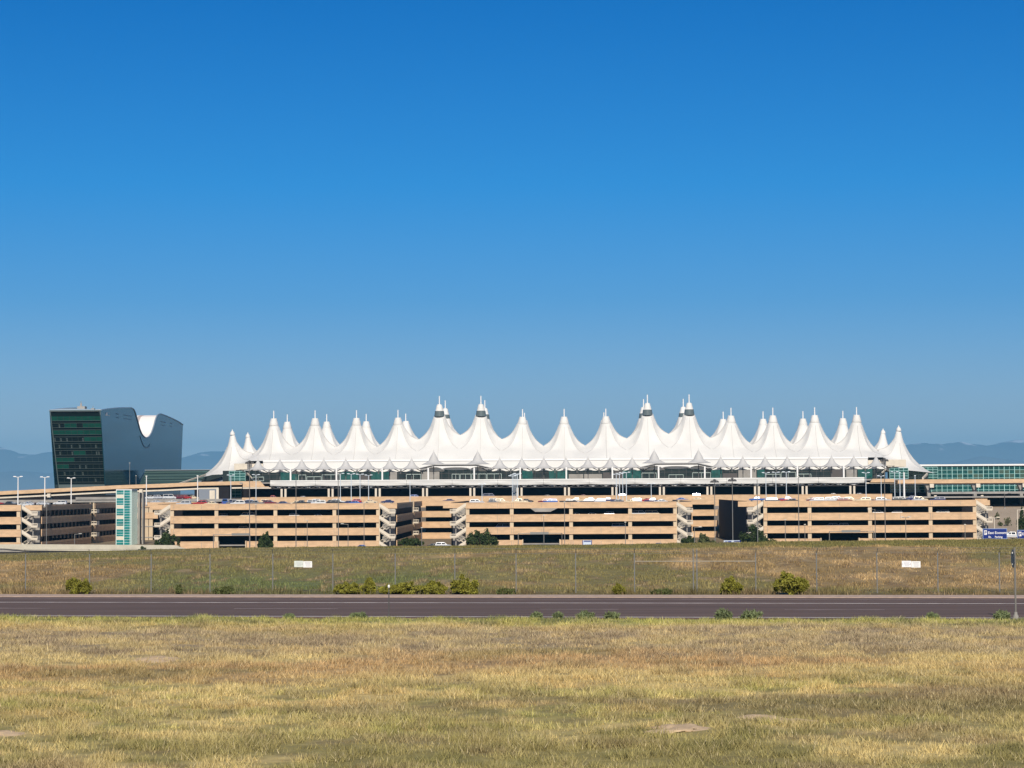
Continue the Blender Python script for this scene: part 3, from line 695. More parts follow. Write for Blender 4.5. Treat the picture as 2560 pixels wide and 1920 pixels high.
    if isb:
        mb = MB(); mb.lathe((c[0], c[1], 0), [(2.32, zt-.15), (2.15, zt+1.2), (2.0, zt+2.3)], 16); mb.build('glass_ring', mat('ring_glass', (.11, .135, .135), .3), o, Oc, True)
        mb = MB(); mb.lathe((c[0], c[1], 0), [(2.0, zt+2.3), (1.75, zt+2.4), (1.6, zt+3.2), (1.15, zt+4.9), (.8, zt+5.25), (.05, zt+5.35)], 16); mb.build('peak_cap', FABRIC, o, Oc, True)
        tipz = zt+8.9; b0 = zt+5.3
    elif end:
        mb = MB(); mb.lathe((c[0], c[1], 0), [(1.1, zt-.3), (1.12, zt+.3), (.75, zt+1.1), (.3, zt+1.5), (.12, zt+2.1), (.02, zt+2.2)], 14); mb.build('peak_cap', FABRIC, o, Oc, True)
        return
    else:
        mb = MB(); mb.lathe((c[0], c[1], 0), [(2.05, zt-2.75), (2.12, zt-2.6), (1.75, zt-1.2), (1.36, zt+.15), (1.30, zt+.42), (.9, zt+.45), (.3, zt+.3)], 16); mb.build('peak_cap', FABRIC, o, Oc, True)
        tipz = zt+3.9; b0 = zt
    mb = MB(); mb.cyl((c[0], c[1], b0-.5), (c[0], c[1], tipz), .27, .22, n=8); mb.build('mast', WHITE, o, Oc)
for i in range(-1, 16):
    for back in (False, True): tent_patch(i, back)
W0 = -14.7*9.15; W1 = 14.7*9.15
zr = lambda v: v+EYE
mb = MB(); mb.box(W0+4, W1-4, YT-16.2, YT-15.2, zr(12.7), zr(13.4)); mb.build('roof_gutter', WHITE, term, O)
mb = MB(); mb.box(W0-4, W0+3.9, YT-15.9, YT-14, zr(9.0), zr(12.0)); mb.build('upper_wall', CREAM, term, O)
mb = MB(); mb.box(W1-3.9, W1+4, YT-15.9, YT-14, zr(9.0), zr(12.0)); mb.build('upper_wall', CREAM, term, O)
mb = MB(); mb.box(W0+4, W1-4, YT-15.9, YT-14, zr(9.4), zr(12.68)); mb.build('upper_wall', FABRIC, term, O)
YF = YT-32.
mb = MB(); mb.box(W0-2, W1+2, YF, YT-14.1, zr(8.9), zr(9.3)); mb.build('terrace_roof', FABRIC2, term, O)
mb = MB(); mb.box(W0-11, W1+1, YF+.2, YF+.6, zr(-4), zr(8.85)); mb.build('glass_wall', DGLASS, term, O)
mb = MB()
x = W0
while x < W1: mb.box(x-.05, x+.05, YF, YF+.12, zr(3), zr(8.8)); x += 3.05
for z in (5.2, 7.2): mb.box(W0, W1, YF+.02, YF+.1, zr(z)-.05, zr(z)+.05)
mb.build('mullions', DSTEEL, term, O)
rs = random.Random(3); x = W0+2
while x < W1-8:
    w_ = rs.choice([3.1, 4.5, 6.1, 7.6]); kind = rs.random()
    if kind < .42 and not (abs(abs(x+3)-45.7) < 12):
        mb = MB(); mb.box(x, x+w_, YF-.3, YF-.02, zr(3.5), zr(rs.choice([6.6, 7.2, 7.9]))); mb.build('wall_panel', GREYC if rs.random() < .5 else mat('dark_stone', (.10, .09, .085), .9), term, O)
    elif kind < .62:
        mb = MB(); h_ = rs.choice([1.6, 2.4])
        for a_, b_, c_, d_ in ((x, x+w_, 4.4, 4.55), (x, x+w_, 4.4+h_, 4.55+h_), (x, x+.12, 4.4, 4.5+h_), (x+w_, x+w_+.12, 4.4, 4.5+h_), (x+w_/2, x+w_/2+.1, 4.4, 4.5+h_)): mb.box(a_, b_, YF-.25, YF-.15, zr(c_), zr(d_))
        mb.build('door_frame', mat('pale_frame', (.62, .74, .68)), term, O)
    elif kind < .80:
        mb = MB(); mb.box(x, x+w_, YF-.12, YF-.02, zr(4), zr(8.3)); mb.build('glass_panel', GGLASS, term, O)
    x += w_+.4
# cream end blocks, stair glass, end walls
for px0, px1, y0, y1, nm in ((585, 618, 1159, 1175, 'cream_block'), (2216, 2266, 1149, 1167, 'cream_block')):
    mb = MB(); ya = 900.; mb.box(X_(px0, ya), X_(px1, ya), ya, ya+14, Z_(px0, y1, ya), Z_(px0, y0, ya)); mb.build(nm, CREAM, term, O)
def curtain(parent, O_, x0, x1, y, z0, z1, sx, sz, gm=TEAL, fm=LTEAL, th=.09, depth=6, nm='glass_wall'):
    mb = MB(); mb.box(x0, x1, y, y+depth, z0, z1); w_ = mb.build(nm, gm, parent, O_)
    mb = MB(); nx = max(1, round((x1-x0)/sx)); nz = max(1, round((z1-z0)/sz))
    for i in range(nx+1): xx_ = x0+(x1-x0)*i/nx; mb.box(xx_-th, xx_+th, y-.12, y-.004, z0, z1)
    for i in range(nz+1): zz_ = z0+(z1-z0)*i/nz; mb.box(x0, x1, y-.09, y-.006, zz_-th, zz_+th)
    mb.build('mullions', fm, w_ if w_.parent != None and w_.parent.parent is None else parent, O_)
ya = 889.
curtain(term, O, X_(573, ya), X_(613, ya), ya, Z_(590, 1204, ya), Z_(590, 1178, ya), 2.0, 1.1, GGLASS, LTEAL, .07)
curtain(term, O, X_(573, 845), X_(603, 845), 845, Z_(590, 1243, 845), Z_(590, 1219, 845), 2.2, 1.1, GGLASS, LTEAL, .07)
curtain(term, O, X_(2272, 934), X_(2345, 934), 934, Z_(2270, 1200, 934), Z_(2270, 1168, 934), 2.1, 1.2, GGLASS, LTEAL, .07)
curtain(term, O, X_(2225, ya), X_(2271, ya), ya, Z_(2270, 1196, ya), Z_(2270, 1170, ya), 2.1, 1.2, GGLASS, LTEAL, .07)
curtain(term, O, X_(2226, 845), X_(2325, 845), 845, Z_(2270, 1231, 845), Z_(2270, 1209, 845), 2.1, 1.2, GGLASS, LTEAL, .07)
mb = MB(); a = P(440, 1212, 880); b = P(514, 1187, 915); mb.bar(a, b, .5, .6); mb.build('tie_beam', CREAM, term, O)
mb = MB(); a = P(2318, 1185, 915); b = P(2307, 1196, 890); mb.bar(a, b, .6, .8); a = P(2222, 1167, 905); b = P(2191, 1194, 885); mb.bar(a, b, .4, .5); mb.build('tie_beam', CREAM, term, O)
mb = MB(); a = P(612, 1177, 905); b = P(634, 1200, 885); mb.bar(a, b, .4, .5); mb.build('tie_beam', CREAM, term, O)
# dark lens opening and grey wall under the left end tent
mb = MB(); ya = 916.
pts = [(498, 1202), (512, 1192), (530, 1187), (548, 1186), (560, 1190), (545, 1195), (520, 1202)]
mb.prism_y([(X_(a_, ya), Z_(a_, b_, ya)) for a_, b_ in pts][::-1], ya, ya+1); mb.build('lens_window', DGLASS, term, O)
mb = MB(); mb.prism_y([(X_(a_, 918), Z_(a_, b_, 918)) for a_, b_ in [(470, 1212), (500, 1202), (545, 1190), (573, 1184), (573, 1212)]][::-1], 918, 925); mb.build('end_wall', mat('blue_grey_wall', (.20, .22, .25), .6), term, O)
# upper road in front of the terminal and its fabric canopy
YD = 828.; OD = (0, YD, GB)
ud = thing('curbside_deck', 'long two level drop-off deck with a white fabric band and paired columns', 'road deck', OD)
xa, xb = X_(675, YD), X_(2162, YD)
mb = MB(); mb.box(xa-12, xb+14, YD+.5, YF-.5, zr(3.0), zr(3.5)); mb.build('upper_deck', GREYC, ud, OD)
nb = 13
for k in range(nb):
    x0 = xa+(xb-xa)*k/nb; x1 = xa+(xb-xa)*(k+1)/nb; n = 10; vs_ = []; fs = []
    for i in range(n+1):
        u = i/n; s_ = 4*u*(1-u)
        for j, (dz, dy) in enumerate(((4.25, .25), (3.9, 0), (3.7, .12), (2.9+.1*s_, .05+.2*s_), (2.05-.22*s_+.15, .3))): vs_.append((x0+.04+(x1-x0-.08)*u, YD+dy, zr(dz)))
    for i in range(n):
        for j in range(4): fs.append((i*5+j, i*5+j+1, (i+1)*5+j+1, (i+1)*5+j))
    mb = MB(); mb.add(vs_, fs); mb.build('fabric_band', FABRIC, ud, OD)
mb = MB(); mb.box(xa, xb, YD+.4, YD+.7, zr(1.9), zr(2.1)); mb.box(xa, xb, YD+.4, YD+.6, zr(.9), zr(1.05)); mb.build('edge_beam', DSTEEL, ud, OD)
mb = MB(); x = xa
while x < xb-4:
    mb.bar((x, YD+.3, zr(2.0)), (x+2.3, YD+.3, zr(1.0)), .25, .22); mb.bar((x+2.3, YD+.3, zr(1.0)), (x+4.6, YD+.3, zr(2.0)), .25, .22); x += 4.6
mb.build('truss', DSTEEL, ud, OD)
x = xa+2.2; ii = 0
while x < xb-4:
    mb = MB(); w_ = [2.6, 1.6, 3.4][ii % 3]; mb.prism_y([(x, zr(1.85)), (x+w_*.3, zr(1.35)), (x+w_*.7, zr(1.3)), (x+w_, zr(1.8))], YD+.9, YD+1.1)
    mb.build('soffit_panel', FABRIC, ud, OD); x += 6.1 if ii % 2 else 3.05*1.5; ii += 1
for k in range(-6, 7):
    x = k*SP+.9
    for d in (-.75, .75): mb = MB(); mb.box(x+d-.38, x+d+.38, YD-8, YD-7.2, zr(-3), zr(.9)); mb.build('column', CREAM, ud, OD)
    mb = MB(); mb.box(x-1.3, x+1.3, YD-8, YD-7.2, zr(.92), zr(1.3)); mb.build('column_head', DARKC, ud, OD)
    mb = MB(); mb.box(k*SP+.7-.3, k*SP+.7+.3, 842.7, 843.3, zr(3.5), zr(9.0)); mb.build('canopy_post', WHITE, ud, OD)
YL = 817.
mb = MB(); mb.box(X_(627, YL), X_(2230, YL), YL, YL+.3, zr(-6.5), zr(-2.3)); mb.box(X_(627, YL), X_(2230, YL), YL-.06, YL, zr(-2.55), zr(-2.25)); mb.build('lower_parapet', TAN, ud, OD)
mb = MB(); mb.box(X_(607, 815), X_(640, 815), YL-4, YL-3.7, zr(-4.4), zr(-2.4)); mb.build('lower_parapet', TAN, ud, OD)
mb = MB(); mb.box(-190, 190, YL+.31, YF-.5, zr(-3.9), zr(-3.4)); mb.build('lower_deck', GREYC, ud, OD)
mb = MB(); mb.box(-150, 146, YL+40, YL+40.5, zr(-3.4), zr(2.9)); mb.build('shade_backing', DARKC, ud, OD)  # near-black sheet standing in for the shade under the upper deck
# tan facades at each end of the deck
for pts in ([(607, 1203), (651, 1203), (662, 1216), (672, 1216), (672, 1218), (607, 1218)], [(2182, 1197), (2236, 1197), (2236, 1208), (2172, 1208), (2176, 1205)]):
    mb = MB(); mb.prism_y([(X_(a_, 826), Z_(a_, b_, 826)) for a_, b_ in pts][::-1], 826, 826.4); mb.build('end_panel', TAN, ud, OD)
mb = MB(); mb.box(X_(607, 826), X_(677, 826), 826, 828, zr(1.05), zr(1.55)); mb.build('girder_edge', CREAM, ud, OD)
mb = MB(); mb.box(X_(2165, 826), X_(2236, 826), 826, 828, zr(1.75), zr(2.2)); mb.build('girder_edge', CREAM, ud, OD)

# curbside canopy of small tents
YCN = 880.; OC = (0, YCN, zr(3.5))
cn = thing('curbside_canopy', 'row of small white tent canopies on dark forked posts under the terminal roof', 'canopy', OC)
for k in range(-14, 15):
    if abs(k) == 5 or abs(k) in (99,): continue
    isb = abs(k) in (4, 6); x = k*9.15+.6; n = 24; H0 = 10.9 if isb else 9.1; HP = 16.6 if isb else 13.7; RW = 5.2 if isb else 4.2
    mb = MB(); prof = [(RW, H0-.1), (RW*.8, H0+.28), (RW*.6, H0+.75), (RW*.42, H0+1.35), (RW*.27, H0+(HP-H0)*.52), (RW*.13, H0+(HP-H0)*.74), (.10, H0+(HP-H0)*.92), (.05, HP+.3)]
    pr2 = [(r_, zr(z_)) for r_, z_ in prof]
    mb.lathe((x, YCN, 0), pr2, 24); mb.build('canopy_tent', FABRIC2, cn, OC, True)
    mb = MB(); mb.box(x-.16, x+.16, YCN-.16, YCN+.16, zr(3.5), zr(H0)); mb.build('post', DSTEEL, cn, OC)
for k in range(-15, 15):
    if k in (-6, -5, 4, 5): continue
    x = (k+.5)*9.15+.6; mb = MB()
    mb.bar((x, YCN-1, zr(7.7)), (x-2.6, YCN-1, zr(9.0)), .3, .3); mb.bar((x, YCN-1, zr(7.7)), (x+2.6, YCN-1, zr(9.0)), .3, .3); mb.box(x-.22, x+.22, YCN-1.2, YCN-.8, zr(6.9), zr(7.9)); mb.box(x-3, x+3, YCN-1.1, YCN-.9, zr(9.0), zr(9.15)); mb.build('fork', DSTEEL, cn, OC)
for k in range(-28, 29):
    if 8 < abs(k) < 12: continue
    x = k*4.6+.6+ (2.3); mb = MB(); w_ = 2.05
    pts = [(-w_, .45), (-w_*.9, .08), (-w_*.5, 0), (w_*.5, 0), (w_*.9, .08), (w_, .45), (w_*.8, .85), (0, 1.0), (-w_*.8, .85)]
    mb.prism_y([(x+a_, zr(7.9)+b_) for a_, b_ in pts], YCN+5, YCN+10); mb.build('canopy_vault', WHITE, cn, OC)
for s_ in (-1, 1):
    xc = s_*5*9.15+.6
    mb = MB(); mb.prism_y([(xc-15, zr(9.1)), (xc-8.5, zr(10.55)), (xc+8.5, zr(10.55)), (xc+15, zr(9.1)), (xc+15, zr(9.3)), (xc+8.5, zr(10.95)), (xc-8.5, zr(10.95)), (xc-15, zr(9.3))], YCN-5, YCN+8); mb.build('entrance_roof', FABRIC2, cn, OC)
    mb = MB(); mb.prism_y([(xc-12, zr(9.15)), (xc-8.4, zr(10.0)), (xc+8.4, zr(10.0)), (xc+12, zr(9.15)), (xc+14.8, zr(9.08)), (xc+8.5, zr(10.52)), (xc-8.5, zr(10.52)), (xc-14.8, zr(9.08))], YCN-4.6, YCN-4.2); mb.build('roof_edge', DSTEEL, cn, OC)
    mb = MB(); pts = [(math.cos(t_)*5.4, math.sin(t_)*.55) for t_ in np.linspace(0, 2*np.pi, 20, endpoint=False)]
    mb.prism_y([(xc+a_, zr(9.0)+b_) for a_, b_ in pts], YCN+1, YCN+6); mb.build('canopy_vault', WHITE, cn, OC)
    for d in (-9, 9):
        mb = MB(); pts = [(-3, 0), (3, 0), (2.6, .9), (1, 1.35), (-1, 1.35), (-2.6, .9)]; mb.prism_y([(xc+d+a_, zr(8.3)+b_) for a_, b_ in pts], YCN+1, YCN+6); mb.build('canopy_vault', WHITE, cn, OC)

# ------------------------------------------------------------ viaducts
VD = [P(a, b, 835) for a, b in ((-900, 1246), (-400, 1237), (0, 1228), (150, 1220.6), (290, 1213.3), (400, 1209.5), (500, 1205), (608, 1202.8))]
vo = tuple(Vector((VD[4].x, 835, GB)))
v1 = thing('viaduct', 'tan elevated road climbing from the left edge to the terminal', 'viaduct', vo)
mb = MB(); gb = MB(); dk = MB(); pp = MB()
for a, b in zip(VD[:-1], VD[1:]):
    hgt = 1.45
    for (m2, y0, y1, d0, d1) in ((pp, 835, 835.3, 0, 1.45), (dk, 835.3, 849, .9, 1.5), (gb, 835.8, 836.2, 2.3, 2.9), (mb, 836.3, 848, 1.5, 2.9)):
        m2.add([(a.x, y0, a.z-d1), (b.x, y0, b.z-d1), (b.x, y1, b.z-d1), (a.x, y1, a.z-d1), (a.x, y0, a.z-d0), (b.x, y0, b.z-d0), (b.x, y1, b.z-d0), (a.x, y1, a.z-d0)],
               [(0, 3, 2, 1), (4, 5, 6, 7), (0, 1, 5, 4), (1, 2, 6, 5), (2, 3, 7, 6), (3, 0, 4, 7)])
pp.build('parapet', TAN, v1, vo); dk.build('deck', GREYC, v1, vo); gb.build('girder_flange', CREAM, v1, vo); mb.build('girder', DARKC, v1, vo)  # girder near-black: the shadow gap under the parapet is put into its colour
for px in (-120, 123, 353):
    t_ = P(px, 1225, 835); z = float(np.interp(t_.x, [q.x for q in VD], [q.z for q in VD]))-2.3
    mb = MB(); mb.box(t_.x-.65, t_.x+.65, 834.2, 835.7, z-1.1, z+.4); mb.build('pier_cap', CREAM, v1, vo)
    mb = MB(); mb.box(t_.x-.6, t_.x+.6, 837, 839, GB, z-.0); mb.build('pier', GREYC, v1, vo)
vo = (X_(2400, 835), 835, GB)
v2 = thing('viaduct', 'tan elevated road on piers before the green glass building at right', 'viaduct', vo)
xa2 = X_(2226, 835); xb2 = X_(3300, 835); zt = Z_(2400, 1198.2, 835)
mb = MB(); mb.box(xa2, xb2, 835, 835.3, zt-1.55, zt); mb.box(xa2, xb2, 834.95, 835, zt-.25, zt+.02); mb.build('parapet', TAN, v2, vo)
mb = MB(); mb.box(xa2, xb2, 835.3, 848, zt-1.6, zt-1.0); mb.build('deck', GREYC, v2, vo)
mb = MB(); mb.box(xa2, xb2, 835.8, 836.1, zt-2.1, zt-1.85); mb.build('girder_flange', CREAM, v2, vo)
mb = MB(); mb.box(xa2, xb2, 836.2, 847, zt-2.1, zt-1.6); mb.build('girder', DARKC, v2, vo)  # near-black colour stands in for shadow under the parapet
for px in (2329, 2445, 2561, 2677):
    x = X_(px, 835); mb = MB(); mb.box(x-.8, x+.8, 834.2, 835.6, zt-3.2, zt-1.7); mb.build('pier_cap', CREAM, v2, vo)
    mb = MB(); mb.box(x-1.3, x-.1, 837, 840, GB, zt-1.9); mb.prism_y([(x-2.3, zt-2.0), (x-1.3, zt-4.4), (x-.1, zt-3), (x-.1, zt-2.0)], 836.2, 839); mb.build('pier', GREYC, v2, vo)
    mb = MB(); mb.box(x-.1+.05, x+.9, 829, 830, GB, zt-6.2); mb.build('support_column', CREAM, v2, vo)
mb = MB(); mb.box(X_(2328, 829), xb2, 829, 829.3, Z_(2450, 1234.5, 829), Z_(2450, 1229, 829)); mb.build('lower_parapet', GREYC, v2, vo)
mb = MB(); mb.box(X_(2225, 829), xb2, 842, 842.4, GB, Z_(2450, 1230, 842)); mb.build('shade_backing', DARKC, v2, vo)  # near-black sheet standing in for the shade beneath the viaduct
# low tan return wall right of the right garage
mb = MB(); x0, x1 = X_(2437, 770), X_(2468, 770); oo = ((x0+x1)/2, 770, GB)
rw = thing('garage_wing', 'low tan wall section behind the right end stair of the right garage', 'garage wing', oo)
mb.box(x0, x1, 770, 775, Z_(2450, 1262, 770), Z_(2450, 1247, 770)); mb.build('spandrel', TAN, rw, oo)
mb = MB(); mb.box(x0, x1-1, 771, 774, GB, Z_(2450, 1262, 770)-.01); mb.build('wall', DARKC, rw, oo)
# left: retained lower level with grey band
mb = MB(); oo = (X_(200, 822), 822, GB); lv = thing('access_deck', 'dark lower road deck under the viaduct at left', 'road deck', oo)
mb.box(X_(-900, 822), X_(606, 822), 822, 830, Z_(200, 1256, 822), Z_(200, 1249, 822)); mb.build('slab', GREYC, lv, oo)
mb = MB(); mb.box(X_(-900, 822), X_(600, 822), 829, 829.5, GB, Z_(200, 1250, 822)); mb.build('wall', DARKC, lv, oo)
mb = MB(); mb.box(X_(190, 822), X_(292, 822), 821.5, 821.9, Z_(240, 1249, 822), Z_(240, 1242.5, 822)); mb.build('parapet', GREYC, lv, oo)
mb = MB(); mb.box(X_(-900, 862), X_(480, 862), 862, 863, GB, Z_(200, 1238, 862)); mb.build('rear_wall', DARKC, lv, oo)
oo = (X_(535, 824), 824, Z_(535, 1249, 824)); sb = thing('service_building', 'small grey flat building with a dark right end beneath the viaduct left of the terminal', 'service building', oo)
mb = MB(); mb.box(X_(497, 824), X_(546, 824), 824, 830, oo[2], Z_(520, 1222.5, 824)); mb.build('wall', mat('blue_grey_wall', (.2, .22, .25)), sb, oo)
mb = MB(); mb.box(X_(524, 824), X_(537, 824), 823.9, 823.98, oo[2], Z_(520, 1226, 824)); mb.build('door', CREAM, sb, oo)
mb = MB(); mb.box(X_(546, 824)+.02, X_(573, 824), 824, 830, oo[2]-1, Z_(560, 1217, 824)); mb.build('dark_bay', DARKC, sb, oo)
mb = MB(); mb.box(X_(540, 822), X_(546, 822), 822.6, 823.4, oo[2], Z_(543, 1220, 822)); mb.build('column', CREAM, sb, oo)

# ------------------------------------------------------------ glass concourse at right, transit centre at left
oo = (X_(2450, 940), 940, GB); cc = thing('concourse_building', 'long green glass building with a white roof edge right of the tents', 'terminal wing', oo)
xa3, xb3 = X_(2290, 940), X_(3500, 940)
mb = MB(); mb.box(xa3, xb3, 940, 975, GB, Z_(2420, 1163.5, 940)); mb.build('glass_wall', mat('concourse_glass', (.006, .065, .058), .15, spec=.5, nscale=.4, namp=.5), cc, oo)
mb = MB(); mb.box(xa3, xb3, 939.2, 976, Z_(2420, 1164.6, 940), Z_(2420, 1160.6, 940)); mb.build('roof', WHITE, cc, oo)
mb = MB(); x = xa3; z1 = Z_(2420, 1165, 940); z0 = Z_(2420, 1232, 940); i = 0
while x < xb3: mb.box(x-.07-.05*(i % 2), x+.07+.05*(i % 2), 939.8, 939.99, z0, z1); x += 2.28; i += 1
for q in np.arange(z1-1.75, z0, -1.75): mb.box(xa3, xb3, 939.84, 939.98, q-.07, q+.07)
mb.build('mullions', LTEAL, cc, oo)
rs = random.Random(5)
for i in range(34):
    a_ = xa3+2.28*rs.randrange(0, 60); q = z1-1.75*rs.randrange(2, 7); mb = MB(); mb.box(a_+.12, a_+2.28*rs.choice([1, 2])-.12, 939.93, 939.985, q+.1, q+1.65); mb.build('tinted_pane', mat('dull_pane', (.06, .10, .07), .3), cc, oo)
oo = (X_(480, 955), 955, GB); tcn = thing('transit_hall', 'low dark green striped glass hall between the hotel and the first tent', 'transit hall', oo)
zt = Z_(480, 1175.2, 955); zb = Z_(480, 1225, 955)
mb = MB(); mb.prism_y([(X_(346, 955), zb), (X_(700, 955), zb), (X_(700, 955), zt), (X_(365, 955), zt), (X_(350, 955), Z_(350, 1207, 955))], 955, 985); mb.build('glass_wall', mat('hall_glass', (.03, .06, .06), .3, nscale=.3, namp=.3, vec=(.2, 1, 3)), tcn, oo)
mb = MB(); mb.box(X_(362, 955), X_(700, 955), 954.6, 986, zt-.1, zt+.25); mb.build('roof', mat('hall_roof', (.22, .26, .28), .5), tcn, oo)
mb = MB()
for py in (1180, 1187.5, 1195, 1202): mb.box(X_(361, 955), X_(700, 955), 954.7, 954.98, Z_(480, py, 955)-.11, Z_(480, py, 955)+.11)
mb.build('louvre_bands', mat('louvre', (.13, .22, .20), .5), tcn, oo)

# ------------------------------------------------------------ hotel
HX0, HX1 = -216.2, -194.5
def HP_(px, py):
    d = ray(px, py); t_ = HX1/d.x; return (d.y*t_, EYE+d.z*t_)       # point on the plane of the right wall
zz = lambda a, b: (a/4.148, 1000+b/4.148)
crest = [(1045, 105), (1100, 95), (1150, 88), (1210, 82), (1270, 80), (1355, 80), (1375, 88), (1392, 105), (1402, 130), (1412, 165), (1430, 230), (1450, 305), (1470, 352), (1490, 378), (1512, 392), (1535, 386), (1553, 368), (1570, 338), (1585, 295), (1597, 255), (1607, 215), (1617, 185), (1628, 160), (1642, 148), (1665, 143), (1720, 163), (1800, 198), (1860, 230), (1897, 258)]
prof = [HP_(*zz(a, b)) for a, b in crest]
low = [HP_(*zz(1860, 760)), HP_(*zz(1125, 880))]
poly = prof+[(low[0][0]-.5, GB), (low[1][0], GB)]
oo = (-205, 985, GB)
ht = thing('hotel', 'dark glass hotel block with a saddle shaped dip in its curved roof', 'hotel', oo)
n = len(poly)
mb = MB(); mb.add([(HX1-.3, y, z) for y, z in poly]+[(HX1, y, z) for y, z in poly], [tuple(range(n)), tuple(range(2*n-1, n-1, -1))]+[(i, n+i, n+(i+1) % n, (i+1) % n) for i in range(n)])
mb.build('side_wall', BLUEM, ht, oo)
mb = MB(); mb.add([(HX0, y, z) for y, z in poly]+[(HX0+.3, y, z) for y, z in poly], [tuple(range(n)), tuple(range(2*n-1, n-1, -1))]+[(i, n+i, n+(i+1) % n, (i+1) % n) for i in range(n)])
mb.build('side_wall', BLUEM, ht, oo)
mb = MB(); m_ = len(prof); inset = .5
mb.add([(HX0+.31, y, z-.7) for y, z in prof]+[(HX1-.31, y, z-.7) for y, z in prof], [(i, i+1, m_+i+1, m_+i) for i in range(m_-1)])
mb.build('roof', mat('roof_membrane', (.82, .76, .70), .8, nscale=.05, namp=.04), ht, oo)
mb = MB()
for i in range(9, m_-4): 
    a, b = prof[i], prof[i+1]; xc_ = -203.0
    mb.add([(xc_-.8, a[0], a[1]-.66), (xc_+.8, a[0], a[1]-.66), (xc_+.8, b[0], b[1]-.66), (xc_-.8, b[0], b[1]-.66)], [(0, 1, 2, 3)])
mb.build('roof_walkway', mat('roof_walk', (.45, .37, .33), .9), ht, oo)
for hx in (HX1+.05, HX0):
    mb = MB()
    for a, b in zip(prof[:-1], prof[1:]): mb.bar((hx, a[0], a[1]+.05), (hx, b[0], b[1]+.05), .5, .35)
    mb.build('roof_edge', mat('edge_metal', (.35, .42, .48), .4, .4), ht, oo)
# front wall (leans out towards the camera)
(yb_, zb_), (yt_, zt_) = low[1], prof[0]
zb_ = zb_
fl = lambda z: yb_+(yt_-yb_)*(z-zb_)/(zt_-zb_)
mb = MB(); zt2 = zt_-.3
mb.add([(HX0+.31, fl(GB), GB), (HX1-.31, fl(GB), GB), (HX1-.31, fl(zt2), zt2), (HX0+.31, fl(zt2), zt2), (HX0+.31, fl(GB)+2, GB), (HX1-.31, fl(GB)+2, GB), (HX1-.31, fl(zt2)+2, zt2), (HX0+.31, fl(zt2)+2, zt2)],
       [(0, 1, 2, 3), (5, 4, 7, 6), (0, 3, 7, 4), (1, 5, 6, 2), (3, 2, 6, 7), (0, 4, 5, 1)]); mb.build('front_wall', DGLASS, ht, oo)
def fpanel(mb, x0, x1, z0, z1, d0=-.25, d1=-.02):
    mb.add([(x0, fl(z0)+d0, z0), (x1, fl(z0)+d0, z0), (x1, fl(z1)+d0, z1), (x0, fl(z1)+d0, z1), (x0, fl(z0)+d1, z0), (x1, fl(z0)+d1, z0), (x1, fl(z1)+d1, z1), (x0, fl(z1)+d1, z1)],
           [(0, 1, 2, 3), (5, 4, 7, 6), (0, 3, 7, 4), (1, 5, 6, 2), (3, 2, 6, 7), (0, 4, 5, 1)])
EDGE = mat('floor_edge', (.10, .13, .125), .5)
nf = 10; fh = (zt_-2.5-(zb_+.2))/nf; rs = random.Random(11); xa4, xb4 = HX0+.5, HX1-.5
BLINDS = {9: [(0, 8)], 8: [(2, 4), (5, 8)], 7: [(0, 8)], 6: [(5, 8)], 5: [], 4: [(3, 5)], 3: [(0, 3)], 2: [(0, 2)], 1: [], 0: []}
for k in range(nf):
    z0 = zb_+.2+k*fh
    mb = MB(); fpanel(mb, xa4, xb4, z0, z0+.14, -.30); fpanel(mb, xa4, xb4, z0+.95, z0+1.1, -.30)
    wd = mb.build('floor_band', EDGE, ht, oo)
    pw = (xb4-xa4)/8
    for (a, b) in BLINDS[k]:
        mb = MB(); fpanel(mb, xa4+a*pw+.05, xa4+b*pw-.05, z0+1.12, z0+fh-.03, -.16, -.03); mb.build('green_blind', GREENB, ht, oo)
    mb = MB()
    for i in range(9): fpanel(mb, xa4+i*pw-.07, xa4+i*pw+.07, z0+1.1, z0+fh, -.24)
    fpanel(mb, xa4, xb4, z0+1.9, z0+1.95, -.23)
    mb.build('mullions', mat('dark_mullion', (.03, .05, .045)), wd, oo)
    for i in range(8):
        if not any(a <= i < b for a, b in BLINDS[k]) and rs.random() < .45:
            mb = MB(); e = rs.choice([0, 1]); x_ = xa4+i*pw+(.2 if e else pw*.68); fpanel(mb, x_, x_+pw*.2, z0+1.12, z0+fh*.85, -.1, -.03); mb.build('curtain', mat('curtain', (.10, .13, .12), .8), ht, oo)
mb = MB(); fpanel(mb, HX0+.2, HX0+.5, GB, zt_, -.4, 1); fpanel(mb, HX1-.45, HX1-.1, GB, zt_, -.4, 1); fpanel(mb, HX0+.5, HX1-.5, zt_-.45, zt_+.1, -.4, 1); fpanel(mb, HX0+.5, HX1-.5, zb_-1.4, zb_+.15, -.4, 1)
mb.build('corner_trim', mat('trim_metal', (.17, .22, .22), .5), ht, oo)
